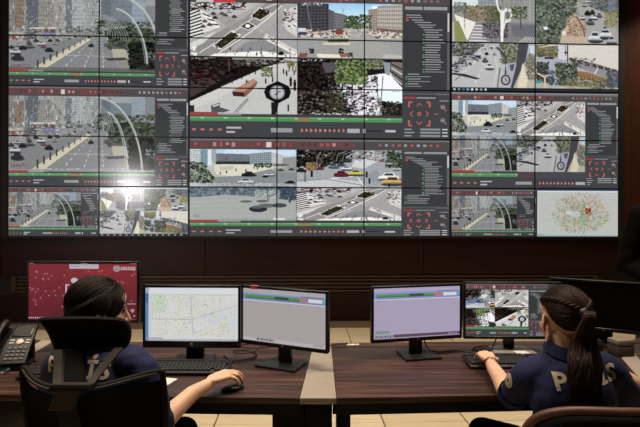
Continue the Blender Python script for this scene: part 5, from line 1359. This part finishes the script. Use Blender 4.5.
    # wrist band
    for t, r, m, nm in ((.955, .0275, M_black, 'wrist_band'), (.90, .0275, M_gold, 'bracelet')):
        A, B_ = Vector((.77, 2.25, .812)), Vector(Lw); c = A.lerp(B_, t); d = (B_ - A).normalized(); w = .007 if nm == 'wrist_band' else .0022
        bm = BM(); add_tube(bm, [c - d * w, c - d * w * .6, c + d * w * .6, c + d * w], [r, r + .0018, r + .0018, r], 24, False); obj(nm, bm, m, root, 180, o)
woman_right()

# ================================================================== woman in the headrest chair, seated at the left
def woman_left():
    o = (-.80, 1.95, 0)
    root = thing('person', 'dark-haired woman in navy shirt seen past black headrest, face turned right', 'person', o, 0, None)
    MH = Matrix.Translation((-.816, 1.885, 1.135)) @ Matrix.Rotation(R(-57), 4, 'Z') @ Matrix.Rotation(R(-5), 4, 'X')
    bm = BM(); head_prims(bm, MH)
    chain(bm, [tuple(MH @ Vector((0, -.015, -.06))) + (.052,), (-.815, 1.875, 1.0, .056), (-.80, 1.868, .955, .07)], 18)
    add_ell(bm, (-.795, 1.862, .86), (.145, .092, .15)); add_ell(bm, (-.79, 1.87, .70), (.12, .09, .14)); add_ell(bm, (-.785, 1.90, .56), (.155, .12, .11))
    Rs, Ls = (-.645, 1.83, .937), (-.945, 1.875, .935)
    chain(bm, [(-.80, 1.865, .955, .045), Rs + (.038,)]); chain(bm, [(-.80, 1.865, .955, .045), Ls + (.038,)])
    Re, Rw = (-.592, 1.868, .705), (-.455, 2.082, .800)
    chain(bm, [Rs + (.038,), (-.615, 1.84, .84, .042), Re + (.038,), (-.565, 1.93, .738, .039), (-.505, 2.02, .784, .031), Rw + (.0235,)])
    J = hand(bm, (-.452, 2.088, .8115), (.80, .56, .16), (.0, -.12, 1), -1, [(.34, .48, .35), (.37, .50, .35), (.44, .56, .4), (.54, .60, .4)], .7, .98, .4)
    Le, Lw = (-1.04, 1.98, .765), (-1.12, 2.25, .825)
    chain(bm, [Ls + (.038,), (-1.0, 1.93, .85, .042), Le + (.038,), (-1.07, 2.08, .800, .035), Lw + (.024,)])
    hand(bm, (-1.122, 2.262, .842), (-.1, 1, .08), (0, 0, 1), +1, [(.35, .5, .4)] * 4, .8, .98, .5)
    for s, kn, an in ((-1, (-.98, 2.33, .50), (-.99, 2.28, .10)), (1, (-.62, 2.33, .50), (-.60, 2.28, .10))):
        chain(bm, [(-.785 + s * .09, 1.92, .53, .088), (-.785 + s * .125, 2.12, .53, .078), kn + (.055,), (kn[0], kn[1], .34, .055), an + (.036,)])
        chain(bm, [an[:2] + (.055, .035), (an[0], an[1] + .15, .035, .03)])
    fuse('body', bm, M_skin, root, .0042, 4, o)
    eyes(MH, root, o)
    bm = BM()
    add_ell(bm, (-.795, 1.858, .862), (.168, .112, .165)); add_ell(bm, (-.79, 1.865, .71), (.148, .112, .17)); add_ell(bm, (-.785, 1.895, .57), (.175, .135, .10)); add_ell(bm, (-.80, 1.852, .955), (.12, .085, .06))
    chain(bm, [(-.80, 1.862, .960, .058), (-.67, 1.832, .962, .062), (-.635, 1.828, .93, .062), (-.606, 1.842, .82, .060), (-.594, 1.860, .748, .057)])
    chain(bm, [(-.80, 1.862, .960, .058), (-.925, 1.87, .962, .062), (-.96, 1.885, .93, .062), (-1.0, 1.93, .85, .060), (-1.025, 1.96, .785, .057)])
    sh = fuse('shirt', bm, M_navy, root, .007, 6, o); folds(sh, .006, 24, 8)
    for c, d, r in (((-.593, 1.866, .728), (.05, .25, -.95), .055), ((-1.03, 1.968, .768), (-.3, .45, -.8), .054)):
        D = Vector(d).normalized(); bm = BM(); q = [Vector(c) + D * t for t in (-.02, .016, .018, .012)]; add_tube(bm, q, [r * 1.10, r * 1.1, r * 1.06, r * .8], 26, False); obj('cuff', bm, M_navy, sh, 180, o)
    bm = BM(); collar(bm, Vector((-.812, 1.876, 1.004)), (.067, 1.0), Matrix.Rotation(R(12), 4, 'X'), .036); obj('collar', bm, M_navy, sh, 50, o)
    print_text(sh, 'POLİS', (-.872, 1.6, .955), R(-6), R(-2), .053, 1.12, M_cream, sh, sh, o, 'back_lettering')
    bm = BM(); add_ell(bm, (-.785, 1.90, .555), (.172, .132, .10))
    for s, kn, an in ((-1, (-.98, 2.33, .50), (-.99, 2.28, .10)), (1, (-.62, 2.33, .50), (-.60, 2.28, .10))):
        chain(bm, [(-.785 + s * .09, 1.92, .53, .10), (-.785 + s * .125, 2.12, .53, .09), kn + (.068,), (kn[0], kn[1], .34, .066), an + (.056,)])
    fuse('trousers', bm, M_trouser, root, .012, 4, o)
    for an in ((-.99, 2.28), (-.60, 2.28)):
        bm = BM(); chain(bm, [(an[0], an[1] - .03, .05, .042), (an[0], an[1] + .09, .043, .042), (an[0], an[1] + .19, .036, .034)])
        for v in bm.verts: v.co.z = max(.001, v.co.z)
        fuse('shoe', bm, M_shoe, root, .008, 3, o)
    tie = (178, -46)
    bm = BM(); scalp(bm, MH, .985); hb = obj('hair', bm, M_hair_l, root, 180, o)
    bm = BM(); swept_hair(bm, MH, tie, 6, 1500, .0018)
    rr = random.Random(4)
    for s in (-1, 1):           # locks drawn loosely over the ears
        for i in range(260):
            pts = arc_on(s * rr.uniform(70, 82), rr.uniform(-6, 30), tie[0] * s, tie[1] + rr.uniform(-12, 24), 12, 1.03, 1.07, rr.uniform(.05, .12))
            add_tube(bm, [MH @ (p + Vector((0, 0, -.014 * math.sin(PI * k / 12)))) for k, p in enumerate(pts)], [.0020 * (.5 + .6 * math.sin(PI * min(1, .15 + k / 12 * .8))) for k in range(13)], 5)
    hs = obj('hair_strands', bm, M_hair_l, hb, 180, o); hs['kind'] = 'stuff'
    tp = MH @ sph(tie[0], tie[1], .98)
    bm = BM()
    for i in range(60):
        q = Quaternion((rr.gauss(0, 1), rr.gauss(0, 1), rr.gauss(0, 1), rr.gauss(0, 1))).normalized(); r_ = rr.uniform(.024, .038)
        add_tube(bm, [tp + q @ Vector((r_ * math.cos(t * .35), r_ * math.sin(t * .35), .006 * math.sin(t * .7))) for t in range(14)], .0042, 5)
    bn = obj('hair_bun', bm, M_hair_l, hb, 180, o); bn['kind'] = 'stuff'
    a, b = J[2][0], J[2][1]; c = a.lerp(b, .45); d = (b - a).normalized()
    bm = BM(); add_tube(bm, [c - d * .0028, c - d * .0018, c + d * .0018, c + d * .0028], [.0092, .0108, .0108, .0092], 20, False); obj('ring', bm, M_gold, root, 180, o)
woman_left()

# ================================================================== man standing beyond the right-hand desk, mostly outside the frame
def standing():
    o = (2.34, 3.46, 0)
    root = thing('person', 'person in black jacket standing at the right edge beyond dark monitor, elbow out', 'person', o, 0, None)
    MH = Matrix.Translation((2.36, 3.43, 1.70)) @ Matrix.Rotation(R(165), 4, 'Z')
    arms = []
    for s in (-1, 1):
        S = (2.365 + s * .19, 3.46, 1.485); E = (2.36 + s * .272, 3.50, 1.145); Wv = (2.35 + s * .09, 3.29, 1.02); arms.append((s, S, E, Wv))
    bm = BM(); head_prims(bm, MH); chain(bm, [tuple(MH @ Vector((0, -.012, -.06))) + (.056,), (2.34, 3.46, 1.54, .06), (2.34, 3.46, 1.48, .075)], 16)
    add_ell(bm, (2.34, 3.46, 1.34), (.165, .105, .18)); add_ell(bm, (2.34, 3.46, 1.12), (.145, .10, .16)); add_ell(bm, (2.34, 3.46, .94), (.16, .11, .12))
    for s, S, E, Wv in arms:
        chain(bm, [(2.34, 3.46, 1.49, .06), S + (.06,), E + (.042,), Wv + (.028,)])
        hand(bm, Wv, (-s * 1, -.25, -.25), (0, -1, .2), s, [(.25, .4, .3)] * 4, .7, 1.05, .4)
        chain(bm, [(2.34 + s * .09, 3.46, .90, .09), (2.34 + s * .11, 3.45, .50, .06), (2.34 + s * .12, 3.48, .10, .04)])
    fuse('body', bm, M_skin, root, .008, 3, o); eyes(MH, root, o)
    bm = BM(); scalp(bm, MH, 1.0); obj('hair', bm, M_hair_l, root, 180, o)
    bm = BM(); add_ell(bm, (2.35, 3.46, 1.33), (.205, .135, .21)); add_ell(bm, (2.345, 3.46, 1.10), (.225, .14, .22)); add_ell(bm, (2.34, 3.46, .92), (.235, .145, .16))
    for s, S, E, Wv in arms:
        m_ = Vector(S).lerp(Vector(E), .5); f_ = Vector(E).lerp(Vector(Wv), .82)
        chain(bm, [(2.34, 3.46, 1.50, .075), (2.34 + s * .13, 3.46, 1.515, .068), S + (.078,), tuple(m_) + (.066,), E + (.060,), tuple(f_) + (.046,)])
    jk = fuse('jacket', bm, M_jacket, root, .009, 5, o); folds(jk, .01, 20, 5)
    bm = BM(); collar(bm, Vector((2.34, 3.46, 1.545)), (.074, .95), Matrix.Rotation(R(180), 4, 'Z'), .04); obj('collar', bm, M_jacket, jk, 50, o)
    bm = BM(); add_ell(bm, (2.34, 3.46, .92), (.17, .12, .12))
    for s in (-1, 1): chain(bm, [(2.34 + s * .09, 3.46, .88, .10), (2.34 + s * .11, 3.45, .50, .078), (2.34 + s * .12, 3.48, .10, .065)])
    fuse('trousers', bm, M_trouser, root, .012, 4, o)
    for s in (-1, 1):
        bm = BM(); chain(bm, [(2.34 + s * .12, 3.50, .05, .045), (2.34 + s * .125, 3.38, .043, .045), (2.34 + s * .13, 3.28, .036, .036)])
        for v in bm.verts: v.co.z = max(.001, v.co.z)
        fuse('shoe', bm, M_shoe, root, .008, 3, o)
standing()
# ------------------------------------------------------------------ office chairs
M_mesh = mat('black_chair_mesh', (7, 7, 7), .9, vary=.2, scale=300, spec=.12)
M_pad = mat('black_pad_cloth', (9, 9, 9), .9, vary=.2, scale=120, spec=.2, bump=.3)
M_frame = mat('dark_chair_frame', (14, 12, 11), .7, spec=.2)
M_bar = mat('brown_grey_bracket', (44, 36, 31), .6, spec=.3)
M_rim = mat('brown_chair_rim', (80, 50, 36), .5)
def chair_base(t, hz=.31):
    bm = BM(); add_lathe(bm, [(.03, .09), (.03, .2), (.024, .2), (.024, hz)], 16); obj('gas_lift', bm, M_frame, t)
    leg = None
    for k in range(5):
        a = 2 * PI * k / 5 + .3
        if leg is None:
            bm = BM(); add_tube(bm, [(0, .0, .10), (.16, 0, .092), (.30, 0, .075)], [.03, .024, .017], 10); leg = obj('base_arm', bm, M_frame, t); l = leg
            bm = BM()
            for s in (-1, 1): add_lathe(bm, [(.02, -.008), (.027, -.004), (.027, .004), (.02, .008)], 16, Matrix.Translation((.30, s * .014, .0275)) @ Matrix.Rotation(R(90), 4, 'X'))
            add_tube(bm, [(.30, 0, .0275), (.30, 0, .08)], .006, 8)
            add_tube(bm, [(.30, -.02, .0275), (.30, .02, .0275)], .005, 8)
            cs = obj('caster', bm, M_black, leg)
        else: l = copy_tree(leg, t)
        l.rotation_euler = (0, 0, a)
def seat_pad(t, w, d, z, y0):
    bm = BM(); add_box(bm, (-w / 2, y0, z - .05), (w / 2, y0 + d, z + .02), .03, 4); obj('seat', bm, M_pad, t, 60)
    bm = BM(); add_box(bm, (-.1, y0 + .08, z - .09), (.1, y0 + d - .12, z - .0505), .01, 2); obj('seat_plate', bm, M_frame, t)

def headrest_chair():
    t = thing('office_chair', 'black mesh office chair with headrest, woman seated in it at left', 'chair', (-.765, 1.86, 0), R(-11), 'office chairs')
    inv = Matrix.Rotation(R(11), 4, 'Z') @ Matrix.Translation((.765, -1.86, 0))
    P = lambda x, y, z: inv @ Vector((x, y, z))
    chair_base(t); seat_pad(t, .48, .46, .395, -.16)
    rail = [P(*q) for q in ((-.925, 1.60, 1.012), (-.885, 1.575, .986), (-.835, 1.555, .972), (-.78, 1.545, .966), (-.715, 1.545, .968), (-.64, 1.552, .978), (-.57, 1.572, .993), (-.503, 1.60, 1.002))]
    right = [P(*q) for q in ((-.492, 1.605, .975), (-.486, 1.61, .86), (-.49, 1.62, .70), (-.52, 1.65, .56))]
    left = [P(*q) for q in ((-.935, 1.605, .985), (-.925, 1.61, .86), (-.905, 1.62, .70), (-.88, 1.66, .56))]
    low = [P(*q) for q in ((-.80, 1.665, .535), (-.70, 1.66, .53), (-.60, 1.66, .535))]
    loop = smooth_path(left[::-1] + rail + right, 5)
    bm = BM(); add_tube(bm, loop, .0095, 10); add_tube(bm, smooth_path([left[-1]] + low + [right[-1]], 5), .0095, 10); obj('back_frame', bm, M_frame, t, 180)
    # mesh panel inside the frame
    bm = BM(); top = smooth_path(rail, 4); K = 14; n = len(top); rows = []
    L_ = smooth_path(left, 6); R_ = smooth_path(right, 6); B_ = smooth_path([left[-1]] + low + [right[-1]], 8)
    for i in range(n):
        u = i / (n - 1); row = []
        for k in range(K + 1):
            v = k / K; l = L_[min(len(L_) - 1, int(round(v * (len(L_) - 1))))]; r = R_[min(len(R_) - 1, int(round(v * (len(R_) - 1))))]
            b = B_[min(len(B_) - 1, int(round(u * (len(B_) - 1))))]
            base = l.lerp(r, u); tt = top[i]; straight_t = top[0].lerp(top[-1], u); straight_b = L_[-1].lerp(R_[-1], u)
            p = base + (tt - straight_t) * (1 - v) + (b - straight_b) * v; p.y += .0 + .02 * math.sin(PI * u) * math.sin(PI * v)
            row.append((bm.verts.new(p + Vector((0, .003, 0))), bm.verts.new(p - Vector((0, .003, 0)))))
        rows.append(row)
    for i in range(n - 1):
        for k in range(K):
            for f in (0, 1): bm.faces.new((rows[i][k][f], rows[i + 1][k][f], rows[i + 1][k + 1][f], rows[i][k + 1][f]))
    obj('mesh_back', bm, M_mesh, t, 180)
    # thin pale lip on the top rail
    bm = BM(); add_tube(bm, smooth_path([p + Vector((0, -.010, -.003)) for p in rail], 4), .0045, 8); obj('rail_lip', bm, M_bar, t, 180)
    # headrest
    HY = 1.655
    def hp(x, z, y=HY): return P((x - 320) / 510 * y, y, 1.5 - (z - 213.5) / 510 * y)
    outline = [(38, 321), (41, 318.5), (60, 317.6), (85, 317.2), (110, 318), (124, 319.5), (130, 325), (132, 333), (131, 341), (127, 348), (119, 352), (100, 353.5), (70, 354), (57, 353), (53, 347), (49, 337), (43, 327)]
    outline = [(v.x, v.z) for v in smooth_path([Vector((x, 0, z)) for x, z in outline + outline[:1]], 3)[:-1]]
    cx, cz = 88, 335; bm = BM(); layers = []
    for sc_, dy in ((.90, -.030), (.97, -.024), (1.0, -.008), (1.0, .010), (.97, .024), (.90, .032)):
        row = []
        for x, z in outline:
            xx, zz = cx + (x - cx) * sc_, cz + (z - cz) * (sc_ if sc_ == 1 else sc_ - .04)
            p = hp(xx, zz, HY + dy + .05 * ((xx - cx) / 46) ** 2); row.append(bm.verts.new(p))
        layers.append(row)
    n = len(outline)
    for a, b in zip(layers, layers[1:]):
        for k in range(n): bm.faces.new((a[k], a[(k + 1) % n], b[(k + 1) % n], b[k]))
    for row in (layers[0], layers[-1]):
        c = bm.verts.new(sum((v.co for v in row), Vector()) / n)
        for k in range(n): bm.faces.new((row[k], row[(k + 1) % n], c))
    obj('headrest', bm, M_pad, t, 70)
    def bar(pts, w, th=.012, name='headrest_bar', m=None):
        bm = BM(); rows = []
        for (x, z, y) in pts:
            a = hp(x - w / 2, z, y); b = hp(x + w / 2, z, y)
            rows.append([bm.verts.new(a + Vector((0, -th / 2, 0))), bm.verts.new(b + Vector((0, -th / 2, 0))), bm.verts.new(b + Vector((0, th / 2, 0))), bm.verts.new(a + Vector((0, th / 2, 0)))])
        for a, b in zip(rows, rows[1:]):
            for k in range(4): bm.faces.new((a[k], a[(k + 1) % 4], b[(k + 1) % 4], b[k]))
        bm.faces.new(rows[0][::-1]); bm.faces.new(rows[-1]); obj(name, bm, m or M_bar, t, 30)
    bar([(59.5, 351, 1.625), (59.5, 362, 1.60), (59, 375, 1.575), (58.5, 388, 1.535)], 8.5)
    bar([(119, 349, 1.625), (110, 360, 1.60), (100, 372, 1.575), (90, 386, 1.535)], 8.5)
    bar([(75, 350, 1.635), (75, 366, 1.61), (74, 388, 1.56)], 20, .02, 'height_slide', M_pad)
    bar([(73, 384.5, 1.530), (72, 388, 1.526), (70, 391.5, 1.526)], 40, .022, 'cross_bracket')
    bar([(69, 391, 1.527), (66, 400, 1.53), (62, 411, 1.535)], 24, .016, 'lower_bracket')
    bar([(66, 404, 1.555), (72, 420, 1.56), (84, 470, 1.60), (100, 560, 1.66)], 22, .02, 'back_spine', M_frame)
    return t
headrest_chair()

def leather_chair():
    t = thing('office_chair', 'black office chair with rounded brown-rimmed back, behind woman with ponytail', 'chair', (.958, 1.90, 0), R(-3), 'office chairs')
    chair_base(t); seat_pad(t, .5, .48, .395, -.19)
    # shell: superellipse outline, curved around the sitter
    bm = BM(); n = 40; w, zt, zb = .272, .876, .52; cz = (zt + zb) / 2; hz = (zt - zb) / 2; rows = []
    def pt(s, a, off):
        c, q = math.cos(a), math.sin(a); ex = 2 / 3.2
        x = math.copysign(abs(c) ** ex, c) * w * s; z = math.copysign(abs(q) ** ex, q) * hz * s
        return Vector((x, -.30 + off + .30 * (x ** 2) / w * .9 + .03 * (1 - (z / hz) ** 2) * 0 + .10 * max(0, -(z / hz) + .1) * .5, cz + z))
    for off, s in ((-.028, .86), (-.022, .96), (-.004, 1.0), (.022, .97), (.034, .86)):
        rows.append([bm.verts.new(pt(s, 2 * PI * k / n, off)) for k in range(n)])
    for a, b in zip(rows, rows[1:]):
        for k in range(n): bm.faces.new((a[k], a[(k + 1) % n], b[(k + 1) % n], b[k]))
    for row in (rows[0], rows[-1]):
        prev = row
        for s in (.6, .3):
            c = sum((v.co for v in row), Vector()) / n
            nw = [bm.verts.new(Vector((c.x + (v.co.x - c.x) * s, v.co.y * s + (1 - s) * (row[n // 4].co.y - .0), c.z + (v.co.z - c.z) * s))) for v in row]
            for k in range(n): bm.faces.new((prev[k], prev[(k + 1) % n], nw[(k + 1) % n], nw[k]))
            prev = nw
        bm.faces.new(prev)
    obj('backrest', bm, M_pad, t, 70)
    bm = BM(); add_tube(bm, [pt(1.012, PI * (-.12 + 1.24 * k / 40), -.004) for k in range(41)], .0155, 10, True, .9); obj('back_rim', bm, M_rim, t, 180)
    bm = BM(); add_tube(bm, smooth_path([(0, -.29, .60), (0, -.30, .48), (0, -.22, .40), (0, -.05, .385)], 5), .024, 10, True, .5); obj('back_arm', bm, M_frame, t, 180)
    return t
leather_chair()
